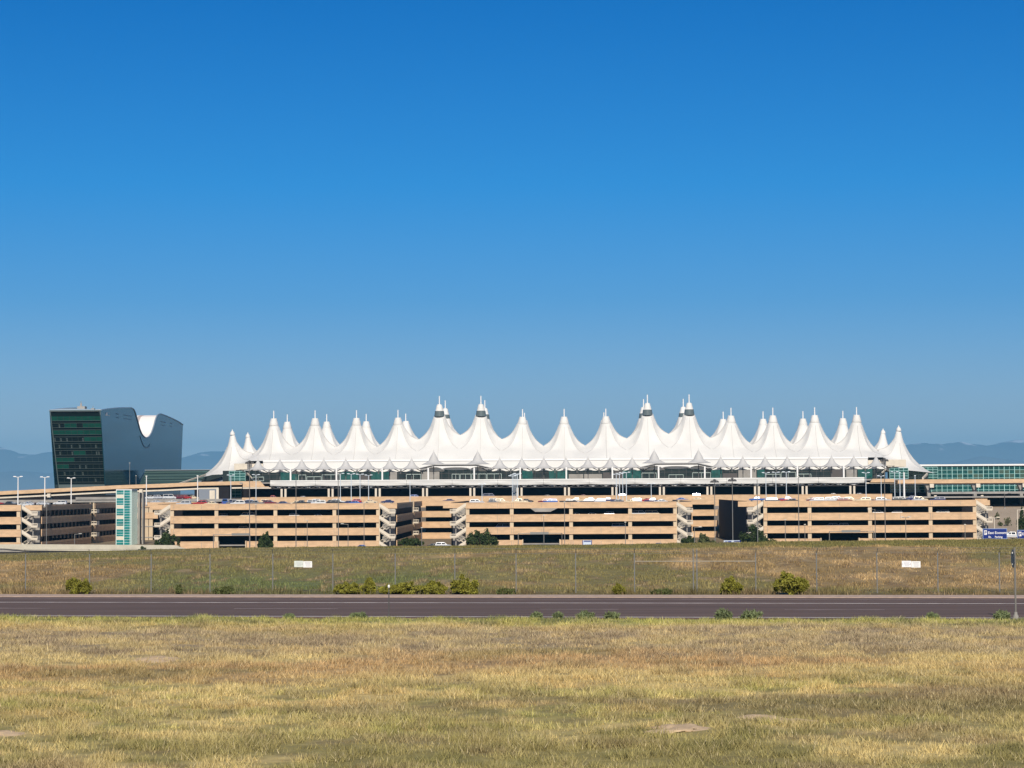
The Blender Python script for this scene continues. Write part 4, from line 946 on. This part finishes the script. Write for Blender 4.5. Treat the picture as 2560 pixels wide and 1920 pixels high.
# roof above the front wall (gently curved) with a few machines
mb = MB(); cr_ = [(HX0+(HX1-HX0)*u, zt_+.1+1.2*math.sin(math.pi*min(1, u*.62+.25))-.55) for u in np.linspace(0, 1, 9)]
mb.prism_y(cr_+[(HX1-.35, zt_-.4), (HX0+.35, zt_-.4)], yt_+.8, yt_+16); mb.build('roof_crown', mat('edge_metal', (.35, .42, .48)), ht, oo)
mb = MB(); x_ = X_(199, 892); mb.box(x_-1.4, x_+1.8, 893, 897, zt_, zt_+2.0); mb.cyl((x_, 894, zt_+2), (x_, 894, zt_+3.4), .5, .3); mb.cyl((x_, 894, zt_+3.4), (x_, 894, zt_+4.2), .12); mb.build('roof_machine', GREYC, ht, oo)
mb = MB(); x_ = X_(229, 892); mb.box(x_-.7, x_+.7, 893, 895, zt_, zt_+1.1); mb.cyl((x_, 894, zt_+1.1), (x_, 894, zt_+2.2), .1); mb.build('roof_machine', GREYC, ht, oo)
def hslot(a, b, c, d, m_=None):
    (y0, z1) = HP_(*zz(a, b)); (y1, z0) = HP_(*zz(c, d))
    mb = MB(); mb.box(HX1+.01, HX1+.14, y0, y1, z0, z1); return mb.build('slot_window', m_ or mat('slot', (.012, .025, .05), .3), ht, oo)
for q in ((1205, 138, 1228, 152), (1205, 176, 1228, 188), (1285, 152, 1362, 172), (1285, 188, 1362, 206), (1668, 220, 1716, 236), (1668, 256, 1712, 268), (1767, 235, 1784, 247), (1767, 266, 1784, 276)): hslot(*q)
o_ = hslot(1098, 128, 1136, 165, WHITE); o_.name = 'logo_plate'
o2 = hslot(1112, 134, 1138, 160, BLUEM); o2.name = 'logo_mark'; o2.location.x += .14
mb = MB(); cv = [HP_(*zz(a, b)) for a, b in ((1452, 372), (1462, 410), (1475, 445), (1490, 475), (1508, 492), (1525, 494), (1540, 484), (1552, 462))]
for a, b in zip(cv[:-1], cv[1:]): mb.bar((HX1+.06, a[0], a[1]), (HX1+.06, b[0], b[1]), .2, .55)
mb.build('fold_line', mat('slot', (.012, .025, .05)), ht, oo)  # dark curved fold line on the side wall
mb = MB(); cv = [HP_(*zz(a, b)) for a, b in ((1535, 730), (1500, 750), (1470, 800), (1440, 865))]
for a, b in zip(cv[:-1], cv[1:]): mb.bar((HX1+.06, a[0], a[1]), (HX1+.06, b[0], b[1]), .2, .35)
mb.build('wall_joint', mat('slot', (.012, .025, .05)), ht, oo)

# ------------------------------------------------------------ low concrete ramp wall at far left
Yw = 600.
bw = thing('ramp_wall', 'long low pale concrete ramp wall at the foot of the left garage', 'ramp wall', (X_(240, Yw), Yw, GB)); oo = (X_(240, Yw), Yw, GB)
top_ = [(-700, 1362), (20, 1361), (60, 1360.5), (440, 1363), (455, 1369), (470, 1373)]; bot_ = [(470, 1374), (455, 1378), (400, 1379.5), (60, 1375.5), (10, 1371), (-700, 1372)]
mb = MB(); mb.prism_y([(X_(a, Yw), Z_(a, b, Yw)) for a, b in top_+bot_][::-1], Yw, Yw+.5); mb.build('parapet', mat('ramp_concrete', (.50, .46, .36), .9, nscale=.5, namp=.12), bw, oo)
mb = MB(); mb.box(X_(-700, Yw), X_(440, Yw), Yw+.6, Yw+9, Z_(100, 1376, Yw)-.4, Z_(100, 1372, Yw)); mb.build('slab', GREYC, bw, oo)
mb = MB(); mb.box(X_(-700, Yw), X_(440, Yw), Yw+1, Yw+1.5, GB-1, Z_(100, 1376, Yw)-.41); mb.build('wall', DARKC, bw, oo)  # near-black sheet standing in for the shaded gap under the ramp
Yb = 520.
br = thing('guard_rail', 'pale guard rail on stub posts in front of the low ramp wall', 'guard rail', (X_(240, Yb), Yb, GB-.5)); oo = (X_(240, Yb), Yb, GB-.5)
mb = MB(); mb.box(X_(160, Yb), X_(305, Yb), Yb, Yb+.15, Z_(230, 1383, Yb), Z_(230, 1379.5, Yb)); mb.build('rail', CREAM, br, oo)
for px in (164, 207, 260, 303):
    mb = MB(); mb.box(X_(px, Yb)-.35, X_(px, Yb)+.35, Yb-.12, Yb-.01, float(gz(X_(px, Yb), Yb))-.2, Z_(px, 1380.4, Yb)); mb.build('post', CREAM, br, oo)

# ------------------------------------------------------------ signs
def big_sign(px0, px1, y0, y1, Y, label, lines, posts=2):
    x0, x1 = X_(px0, Y), X_(px1, Y); z1, z0 = Z_(px0, y0, Y), Z_(px0, y1, Y)
    o3 = ((x0+x1)/2, Y, float(gz((x0+x1)/2, Y))); t_ = thing('road_sign', label, 'road sign', o3, 0, 'blue parking direction signs')
    mb = MB(); mb.box(x0, x1, Y, Y+.12, z0, z1); mb.build('panel', mat('sign_edge', (.25, .33, .5), .5), t_, o3)
    mb = MB(); mb.box(x0+.12, x1-.12, Y-.03, Y-.005, z0+.12, z1-.12); f_ = mb.build('face', BLUE, t_, o3)
    for q in (.2, .8): mb = MB(); xx_ = x0+(x1-x0)*q; mb.box(xx_-.1, xx_+.1, Y+.13, Y+.33, o3[2]-.3, z1-.2); mb.build('post', STEEL, t_, o3)
    for txt, fx, fz, sz in lines:
        text_mesh(txt, sz, WHITE, 'lettering', f_, (x0+fx-o3[0], Y-.04-o3[1], z1-fz-o3[2]), bold=.012)
    mb = MB(); mb.box(x0+.32, x0+.98, Y-.05, Y-.032, z1-1.45, z1-.42); p_ = mb.build('symbol_plate', WHITE, t_, o3)
    text_mesh('P', .95, BLUE, 'symbol', p_, (x0+.40-o3[0], Y-.06-o3[1], z1-1.28-o3[2]), bold=.02)
    return t_
big_sign(2455, 2516, 1321.5, 1347.5, 500, 'blue East Economy parking sign beyond the right garage', [('East Economy', 1.2, 1.25, .83), ('Sh.', 1.3, 2.15, .6), ('Parking', 2.8, 2.15, .6)])
big_sign(2541, 2606, 1325, 1347, 500, 'blue parking sign cut by the right edge of the photograph', [('Ec', 1.15, 1.2, .83), ('onomy', 2.05, 1.2, .83)])
def small_sign(px0, px1, y0, y1, Y, label, face, bars):
    x0, x1 = X_(px0, Y), X_(px1, Y); z1, z0 = Z_(px0, y0, Y), Z_(px0, y1, Y); g0 = float(gz((x0+x1)/2, Y))
    o3 = ((x0+x1)/2, Y, g0); t_ = thing('direction_sign', label, 'sign', o3)
    mb = MB(); mb.box(x0, x1, Y, Y+.1, z0, z1); f_ = mb.build('panel', face, t_, o3)
    mb = MB()
    for (a, b, c_, d_) in bars: mb.box(x0+(x1-x0)*a, x0+(x1-x0)*b, Y-.03, Y-.005, z0+(z1-z0)*c_, z0+(z1-z0)*d_)
    mb.build('lettering', BLUE, f_, o3)
    for q in (.1, .9): mb = MB(); xx_ = x0+(x1-x0)*q; mb.box(xx_-.07, xx_+.07, Y+.11, Y+.25, g0-.3, z1); mb.build('post', STEEL, t_, o3)
PB = mat('pale_blue_panel', (.55, .62, .72), .5)
small_sign(1808, 1851, 1351, 1360, 560, 'low white and blue board in the shadowed gap left of the right garage', PB, [(.1, .16, .2, .8), (.18, .22, .2, .8), (.25, .45, .2, .8), (.5, .95, .35, .45), (.6, .98, .6, .85), (.93, 1, .0, 1)])
small_sign(1455, 1479, 1350.5, 1362, 560, 'small white and grey board on legs before the middle garage', mat('pale_blue_panel', (.55, .62, .72)), [(.0, .08, 0, 1), (.92, 1, 0, 1), (.15, .88, .62, .8), (.15, .88, .92, 1)])

# ------------------------------------------------------------ shrubs and trees at the garages
GRP = 'dark trees at the foot of the garages'
for px, yt, yb, wd_, Y, lab in ((418, 1323, 1364, 60, 615, 'dark tree beside the stair left of the left-of-centre garage'), (664, 1338, 1371, 38, 615, 'small dark tree before the left-of-centre garage'),
    (1026, 1344, 1366, 62, 660, 'low dark tree in the gap between the garages'), (1203, 1322, 1366, 78, 615, 'large round dark tree at the left corner of the middle garage'),
    (1722, 1344, 1360, 40, 640, 'low dark shrub at the right corner of the middle garage'), (1766, 1338, 1361, 46, 600, 'olive green shrub right of the middle garage'),
    (1888, 1320, 1359, 92, 615, 'wide dark tree at the left corner of the right garage'), (1916, 1346, 1358, 34, 590, 'low shrub before the wide dark tree'), (2555, 1282, 1300, 24, 700, 'small shrub on the slope at the right edge')):
    t_ = bush(px, yt-(yb-yt)*.12, yb, wd_*1.1, Y, lab, DGREEN if px != 1766 else mat('olive_leaf', (.09, .10, .035), .8, nscale=1, namp=.3), 'tree' if wd_ > 55 else 'shrub', 'tree' if wd_ > 55 else 'shrub', GRP, n=4200, leaf=.3, zb=GB, nl=9)
bush(358, 1364, 1379, 30, 590, 'small green bush in front of the low ramp wall', DGREEN, 'shrub', 'shrub', GRP, n=500, leaf=.25, zb=GB)
OL = mat('olive_leaf', (.09, .10, .035))
for px, yt, yb, wd_, lab in ((2494, 1279, 1299, 16, 'upper left shrub of the group on the grey slope'), (2500, 1301, 1316, 14, 'lower left shrub of the group on the grey slope'), (2519, 1286, 1315, 22, 'largest shrub on the grey slope'), (2549, 1289, 1314, 16, 'rightmost shrub on the grey slope')):
    Ys = 742.; b_ = P(px, yb, Ys)
    for _ in range(30):
        b_ = P(px, yb, Ys); d_ = b_.z-float(gz(b_.x, Ys))
        if d_ < 0: break
        Ys += 4
    bush(px, yt, yb, wd_, Ys, lab, OL, 'slope_shrub', 'shrub', 'shrubs on the slope at right', n=420, leaf=.2, nl=4)

# ------------------------------------------------------------ lamps
LAMPS = {}
def lamp(px, yt, yb, Y, kind, label, m_=STEEL, r=.13, zb=None, grp='light poles around the garages'):
    x = X_(px, Y); z1 = Z_(px, yt, Y); z0 = zb if zb is not None else Z_(px, yb, Y)
    o3 = (x, Y, z0); t_ = thing('light_pole', label, 'light pole', o3, 0, grp); H = z1-z0
    mb = MB(); mb.cyl((0, 0, 0), (0, 0, H), r, r*.7, n=8); mb.build('pole', m_, t_)
    mb = MB(); mb.box(-r*1.6, r*1.6, -r*1.6, r*1.6, -.1, .35); mb.build('base', GREYC, t_)
    def head(dx, w_=.8):
        mb = MB(); mb.add([(dx-w_, -.22, H), (dx+w_, -.22, H), (dx+w_, .22, H), (dx-w_, .22, H), (dx-w_*.8, -.15, H+.22), (dx+w_*.8, -.15, H+.22), (dx+w_*.8, .15, H+.22), (dx-w_*.8, .15, H+.22)],
            [(0, 3, 2, 1), (4, 5, 6, 7), (0, 1, 5, 4), (1, 2, 6, 5), (2, 3, 7, 6), (3, 0, 4, 7)]); mb.build('lamp_head', m_, t_)
    if kind == 'T':
        mb = MB(); mb.cyl((-1., 0, H-.1), (1., 0, H-.1), .07, n=6); mb.build('arm', m_, t_); head(-1., .5); head(1., .5)
    elif kind == 'L':
        mb = MB(); mb.cyl((0, 0, H-.15), (-1.6, 0, H+.05), .07, n=6); mb.build('arm', m_, t_); head(-1.7, .5)
    elif kind == 'R':
        mb = MB(); mb.cyl((0, 0, H-.15), (1.6, 0, H+.05), .07, n=6); mb.build('arm', m_, t_); head(1.7, .5)
    elif kind == 'mast':
        mb = MB(); mb.lathe((0, 0, H-.2), [(.5, 0), (.55, .15), (.3, .35), (.02, .5)], 10); mb.build('crown', DSTEEL, t_)
        for i in range(6):
            a = i*math.pi/3+.3; mb = MB(); dx, dy = math.cos(a)*.95, math.sin(a)*.95; mb.lathe((dx, dy, H-.75), [(.42, 0), (.36, .3), (.15, .55), (.05, .6)], 8); mb.bar((dx*.3, dy*.3, H-.05), (dx, dy, H-.2), .08, .08); mb.build('lamp_head', DSTEEL, t_)
    else: head(0, .3)
ZD = DECK+.02
gl = 'left-edge garage', 'left-of-centre garage', 'middle garage', 'right garage'
WL = WHITE
for a in ((45, 1192, 656, 'T', 'leftmost white double-arm light on the garage roof'), (112, 1193, 656, 'T', 'second white double-arm light from the left on the garage roof'), (178, 1195.5, 730, 'T', 'third white double-arm light from left, before the hotel corner'),
          (366, 1191, 700, 'bare', 'thin white pole right of the glass lift tower'), (494, 1190, 700, 'bare', 'thin white pole on the roof below the first tent')):
    lamp(a[0], a[1], 0, a[2], a[3], a[4], WL, .2, ZD)
for a in ((324, 1158, 'tall thin light pole in front of the blue hotel wall'), (340, 1190, 'short light pole at the right of the blue hotel wall')):
    lamp(a[0], a[1], 0, 850, 'bare', a[2], STEEL, .12, Z_(330, 1216, 850))
for a in ((117, 1255, 'L0', 'thin light pole before the dark side wall of the left garage'), (187, 1335, 'R', 'short light pole with right arm before the dark side wall'), (54, 1262, 'bare', 'thin pole beside the leftmost stair'), (640, 1262, 'bare', 'thin pole right of the tall mast at the left-of-centre garage'),
          (768, 1302, 'bare', 'short pole between the second and third tall poles'), (870, 1310, 'L', 'short light pole with left arm before the left-of-centre garage'), (910, 1258, 'bare', 'thin pole before the right end of the left-of-centre garage'),
          (1359, 1289, 'bare', 'pole in front of the middle garage entrance'), (1411, 1256, 'bare', 'thin pole just right of the middle garage entrance'), (1562.6, 1306, 'bare', 'short thin pole before the right part of the middle garage'),
          (1735, 1318, 'R', 'short light pole with right arm in the shadowed gap'), (1962, 1300, 'bare', 'short pole left of the tall one at the right garage'), (2011, 1312, 'bare', 'short pole right of the tall one at the right garage'),
          (2186.8, 1273, 'L', 'light pole with left arm before the right garage'), (2263, 1293, 'T', 'small double-arm light before the right garage'), (2411, 1312, 'bare', 'thin pole before the right end of the right garage'), (1054, 1320, 'bare', 'white pole in the gap behind the parked pickup')):
    lamp(a[0], a[1], 0, 625, a[2], a[3], STEEL, .11, GB-.3)
for a in ((624, 1153, 'mast', 'tall mast light with a lamp crown before the first tents', DSTEEL), (740, 1178, 'mast', 'tall thin mast light right of the first tents', DSTEEL), (845.6, 1184, 'bare', 'tall pole rising before the fourth tent', STEEL), (1786.5, 1200, 'mast', 'tall mast light left one of the pair in the shadowed gap', STEEL), (1830.8, 1197, 'mast', 'tall mast light right one of the pair in the shadowed gap', STEEL),
          (1893, 1199, 'bare', 'tall pole before the left stair of the right garage', STEEL), (1996, 1192, 'bare', 'tall pole before the left part of the right garage', STEEL), (2211.7, 1147, 'mast', 'tallest mast light, before the cream block at right', DSTEEL)):
    lamp(a[0], a[1], 0, 610, a[2], a[3], mat('pole_steel', (.17, .16, .15), .6) if a[4] is DSTEEL else a[4], .13, GB-.3)
k_ = 0
for px, yt, kd in ((577, 1188, 'T'), (640, 1187, 'T'), (851, 1184, 'T'), (878, 1185, 'T'), (900, 1186, 'T'), (921.5, 1188, 'T'), (1025, 1206, 'bare'), (1205, 1210, 'T'), (1281, 1190, 'T'), (1285, 1188, 'T'), (1290, 1186, 'T'), (1294, 1184, 'T'),
        (1541, 1186, 'T'), (1549, 1184, 'T'), (1557, 1182, 'T'), (1566, 1181, 'T'), (1628, 1209, 'T'), (1915, 1182, 'T'), (1940, 1181, 'T'), (1966, 1180, 'T'), (2165, 1182, 'T'), (2203, 1190, 'T'), (2237, 1180, 'T'), (2250, 1182, 'bare'), (2288, 1190, 'bare')):
    k_ += 1; lamp(px, yt, 0, 770+ (k_ % 4)*9, kd, 'white double-arm light on the far garage roof, %s from left of that row' % (ORD[k_] if k_ < 21 else ['twenty-first', 'twenty-second', 'twenty-third', 'twenty-fourth', 'twenty-fifth', 'twenty-sixth'][k_-21]) if kd == 'T' else 'thin bare white pole on the far garage roof, %s from left of that row' % (ORD[k_] if k_ < 21 else ['twenty-first', 'twenty-second', 'twenty-third', 'twenty-fourth', 'twenty-fifth', 'twenty-sixth'][k_-21]), mat('lamp_paint', (.60, .66, .70), .5), .15, ZD, 'double-arm lights on the far garage roof')
lamp(2260.5, 1183, 0, 700, 'bare', 'thick white pole on the roof of the right garage', WHITE, .35, ZD)
lamp(2484.5, 1294, 0, 560, 'T', 'white double-arm light behind the East Economy sign', CREAM, .14, GB-.3)
lamp(2542.5, 1274, 0, 560, 'R', 'taller white light pole at the right edge', CREAM, .16, GB-.3)
lamp(2511, 1234, 0, 720, 'R', 'dark light pole standing on the grey slope', DSTEEL, .16, Z_(2511, 1271, 720))

# ------------------------------------------------------------ cars
CARC = {'white': (.55, .55, .54), 'silver': (.42, .43, .45), 'beige': (.62, .50, .33), 'black': (.02, .02, .022), 'grey': (.13, .135, .145), 'red': (.32, .012, .012), 'blue': (.03, .10, .34), 'dark blue': (.02, .03, .10), 'maroon': (.13, .01, .02), 'teal': (.02, .22, .28)}
TYRE = mat('tyre', (.02, .02, .02), .9); RIM = mat('rim', (.4, .4, .4), .4, .6); CGL = mat('car_glass', (.015, .02, .025), .08, spec=.7); LMP = mat('lamp_lens', (.6, .58, .5), .2); TAIL = mat('tail_lens', (.4, .02, .02), .3)
SHAPE = {  # lower body side profile, cabin side profile, (length), wheel centres
 'sedan': ([(-2.3, .35), (-2.32, .7), (-2.2, .92), (-1.5, 1.0), (.95, .97), (1.9, .85), (2.28, .68), (2.3, .35)], [(-1.65, .98), (-1.0, 1.42), (.15, 1.45), (1.0, .96)], 1.42, (-1.4, 1.42)),
 'suv': ([(-2.3, .42), (-2.35, .8), (-2.28, 1.1), (.95, 1.1), (2.05, 1.0), (2.32, .78), (2.32, .42)], [(-2.2, 1.09), (-1.95, 1.7), (.25, 1.74), (1.05, 1.09)], 1.7, (-1.4, 1.42)),
 'pickup': ([(-2.8, .5), (-2.85, 1.1), (-.7, 1.12), (1.3, 1.1), (2.45, 1.02), (2.7, .85), (2.7, .5)], [(-.95, 1.1), (-.8, 1.75), (.45, 1.78), (1.3, 1.09)], 1.75, (-1.7, 1.75)),
 'van': ([(-2.6, .4), (-2.65, 1.1), (-2.6, 1.2), (1.7, 1.2), (2.45, 1.0), (2.6, .75), (2.6, .4)], [(-2.58, 1.19), (-2.45, 2.05), (1.0, 2.08), (1.75, 1.19)], 2.0, (-1.6, 1.65))}
protos = {}
def side_loft(mb, poly, w0, w1, zlo, zhi, mi=0):
    n = len(poly); wv = lambda z: w0+(w1-w0)*max(0, min(1, (z-zlo)/(zhi-zlo)))
    mb.add([(x, -wv(z)/2, z) for x, z in poly]+[(x, wv(z)/2, z) for x, z in poly], [tuple(range(n)), tuple(range(2*n-1, n-1, -1))]+[(i, n+i, n+(i+1) % n, (i+1) % n) for i in range(n)], mi)
def car_proto(kind, colr):
    key = (kind, colr)
    if key in protos: return protos[key]
    low_, cab, hz, wc = SHAPE[kind]; W = 1.85 if kind != 'van' else 2.0
    m_ = mat('paint_'+colr.replace(' ', '_'), CARC[colr], .3, .1, spec=.5)
    t_ = bpy.data.objects.new('parked_car', None); col.objects.link(t_)
    mb = MB(); side_loft(mb, low_, W, W*.96, .35, 1.1); z0, z1 = cab[0][1], cab[1][1]; side_loft(mb, cab, W*.94, W*.72, z0, z1); mb.build('body', m_, t_)
    mb = MB(); c = cab; wv = lambda z: (W*.94+(W*.72-W*.94)*(z-z0)/(z1-z0))/2+.012
    za, zb_2 = z0+.07, z1-.09
    def xat(i, z): (xa_, z_a), (xb_, z_b) = (c[0], c[1]) if i == 0 else (c[3], c[2]); return xa_+(xb_-xa_)*(z-z_a)/(z_b-z_a)
    r0, r1, f0, f1 = xat(0, za), xat(0, zb_2), xat(1, za), xat(1, zb_2)
    for s_ in (-1, 1):
        ms = (r0+f0)/2+.1
        for (p0, p1, q0, q1) in ((r0+.12, ms-.05, r1+.12, ms-.05), (ms+.05, f0-.14, ms+.05, f1-.10)):
            v_ = [(p0, s_*wv(za), za), (p1, s_*wv(za), za), (q1, s_*wv(zb_2), zb_2), (q0, s_*wv(zb_2), zb_2)]; mb.add(v_, [(0, 1, 2, 3) if s_ < 0 else (3, 2, 1, 0)])
    for (xx0, xx1, dxx) in ((r0, r1, -.015), (f0, f1, .015)):
        w0_, w1_ = wv(za)-.1, wv(zb_2)-.08; mb.add([(xx0+dxx, -w0_, za), (xx0+dxx, w0_, za), (xx1+dxx, w1_, zb_2), (xx1+dxx, -w1_, zb_2)], [(0, 1, 2, 3)])
    mb.build('windows', CGL, t_)
    for wx in wc:
        for s_ in (-1, 1):
            mb = MB(); mb.cyl((wx, s_*(W/2-.22), .33), (wx, s_*(W/2+.01), .33), .33, n=12); wh = mb.build('wheel', TYRE, t_)
            mb = MB(); mb.cyl((wx, s_*(W/2-.05), .33), (wx, s_*(W/2+.025), .33), .19, n=8); mb.build('rim', RIM, wh)
    for s_ in (-1, 1):
        mb = MB(); fx = low_[-2][0]; mb.box(fx-.03, fx+.02, s_*W*.36-.16, s_*W*.36+.16, .62, .76); mb.build('headlight', LMP, t_)
        mb = MB(); fx = low_[1][0]; mb.box(fx-.02, fx+.04, s_*W*.38-.12, s_*W*.38+.12, .72, .90); mb.build('tail_light', TAIL, t_)
    protos[key] = [t_, False]; return protos[key]
CARS = []
def place_car(kind, colr, x, y, z, rz, where, group, name=None):
    pr = car_proto(kind, colr)
    if pr[1]: t_ = tree_copy(pr[0])
    else: t_ = pr[0]; pr[1] = True
    t_.location = (x, y, z); t_.rotation_euler = (0, 0, rz); t_['category'] = {'sedan': 'car', 'suv': 'suv', 'pickup': 'pickup truck', 'van': 'van'}[kind]; t_['group'] = group
    CARS.append((t_, kind, colr, x/y, where)); return t_
rs = random.Random(21)
wts = ['white']*4+['silver']*5+['beige']*3+['black']*3+['grey']*3+['red']*2+['blue']*1+['dark blue']*2+['maroon']*1
kinds = ['sedan']*6+['suv']*6+['pickup']*2
def roof_cars(x0, x1, where, rows, p=.72, skip=()):
    for ri, (ya_, rn_) in enumerate(rows):
        x = x0+3+ri*1.4
        while x < x1-3:
            if rs.random() < p and not any(a < x < b for a, b in skip):
                kd = rs.choice(kinds); place_car(kd, rs.choice(wts), x+rs.uniform(-.3, .3), ya_+rs.uniform(-.4, .4), DECK+.01, rs.choice([0, math.pi]), '%s roof row of the %s' % (rn_, where), 'cars parked on the garage roofs')
            x += 5.6 if rs.random() < .7 else 8.5
RW_ = [(655, 'front'), (676, 'second'), (740, 'back')]
roof_cars(-176-60, X0R-1, 'left-edge garage', RW_, .85)
roof_cars(B1[0], B1[1], 'left-of-centre garage', RW_, .82)
roof_cars(B2[0], B2[1], 'middle garage', RW_, .85)
roof_cars(B3[0], B3[1], 'right garage', RW_, .82)
for i, (a, b, wh) in enumerate(((X0R+6, B1[0]-6, 'left link'), (B1[1]+6, B2[0]-6, 'centre link'), (B2[1]+6, B3[0]-6, 'right link'))): roof_cars(a, b, wh+' of the garages', [(776, 'front')], .8)
# cars behind the parapets of the lower floors
for (x0, x1), wh in zip((B1, B2, B3), gl[1:]):
    for lv_ in (1, 2):
        for q in range(5 if lv_ == 1 else 2):
            x = rs.uniform(x0+6, x1-6); place_car(rs.choice(['sedan', 'suv', 'suv', 'van']), rs.choice(['white', 'white', 'silver', 'beige']), x, YG_+3.2, BANDS[lv_][1]-1.04, rs.choice([0, math.pi]), '%s floor opening of the %s' % (['', 'third', 'second'][lv_], wh), 'cars seen through the garage openings')
# lower road of the terminal and left lot
for px, kd, cl_ in ((683, 'pickup', 'red'), (1225, 'van', 'dark blue'), (1560, 'suv', 'blue'), (2085, 'sedan', 'white'), (760, 'sedan', 'silver'), (1040, 'suv', 'blue'), (1370, 'sedan', 'grey'), (1745, 'suv', 'blue'), (1460, 'sedan', 'maroon'), (2150, 'sedan', 'silver')):
    place_car(kd, cl_, X_(px, 824), 824, zr(-3.38), 0, 'lower road of the terminal', 'cars on the lower terminal road')
for px, kd, cl_ in ((378, 'sedan', 'white'), (398, 'suv', 'silver'), (425, 'van', 'white'), (448, 'suv', 'maroon'), (466, 'suv', 'red'), (484, 'sedan', 'beige')):
    place_car(kd, cl_, X_(px, 826), 826, Z_(px, 1248.6, 826), 0, 'deck under the left viaduct', 'cars under the left viaduct')
place_car('van', 'blue', X_(565, 700), 700, ZD, math.pi/2, 'roof beside the small grey building', 'cars parked on the garage roofs')
place_car('pickup', 'white', X_(2527, 520), 520, Z_(2527, 1347.5, 520)-.0, math.pi, 'road between the two blue signs', 'vehicles on the ground before the garages')
place_car('suv', 'silver', X_(1108, 600), 600, Z_(1108, 1366.5, 600)-.5, 0, 'ground before the gap left of the middle garage', 'vehicles on the ground before the garages')
place_car('sedan', 'black', X_(1086, 640), 640, GB+.1, 0, 'ground in the gap left of the middle garage', 'vehicles on the ground before the garages')
place_car('sedan', 'blue', X_(908, 590), 590, Z_(908, 1365.5, 590)-1.05, 0, 'ground before the left-of-centre garage', 'vehicles on the ground before the garages')
place_car('sedan', 'dark blue', X_(1649, 590), 590, Z_(1649, 1360, 590)-1.1, 0, 'ground before the middle garage', 'vehicles on the ground before the garages')
kn = {'sedan': 'sedan', 'suv': 'suv', 'pickup': 'pickup truck', 'van': 'van'}
byk = {}
for c in CARS: byk.setdefault((c[1], c[2], c[4]), []).append(c)
for (kd, cl_, wh), lst in byk.items():
    lst.sort(key=lambda c: c[3])
    for i, c in enumerate(lst): c[0]['label'] = ('%s %s in the %s' % (cl_, kn[kd], wh) if len(lst) == 1 else '%s %s, %s from left in the %s' % (cl_, kn[kd], ORD[i+1], wh)) if 'row' in wh or 'opening' in wh else ('%s %s on the %s' % (cl_, kn[kd], wh) if len(lst) == 1 else '%s %s, %s from left on the %s' % (cl_, kn[kd], ORD[i+1], wh))
#PART3

# ------------------------------------------------------------ haze
mb = MB(); mb.box(-14500, 14500, -120, 33000, -22, 760)
hm = bpy.data.materials.new('haze_air'); hm.use_nodes = True; t = hm.node_tree; t.nodes.clear()
pv = t.nodes.new('ShaderNodeVolumePrincipled'); pv.inputs['Color'].default_value = (.22, .64, 1, 1); pv.inputs['Density'].default_value = 4.4e-5; pv.inputs['Anisotropy'].default_value = 0
om = t.nodes.new('ShaderNodeOutputMaterial'); t.links.new(pv.outputs[0], om.inputs['Volume'])
hz_ = mb.build('haze', hm); tag(hz_, kind='stuff')
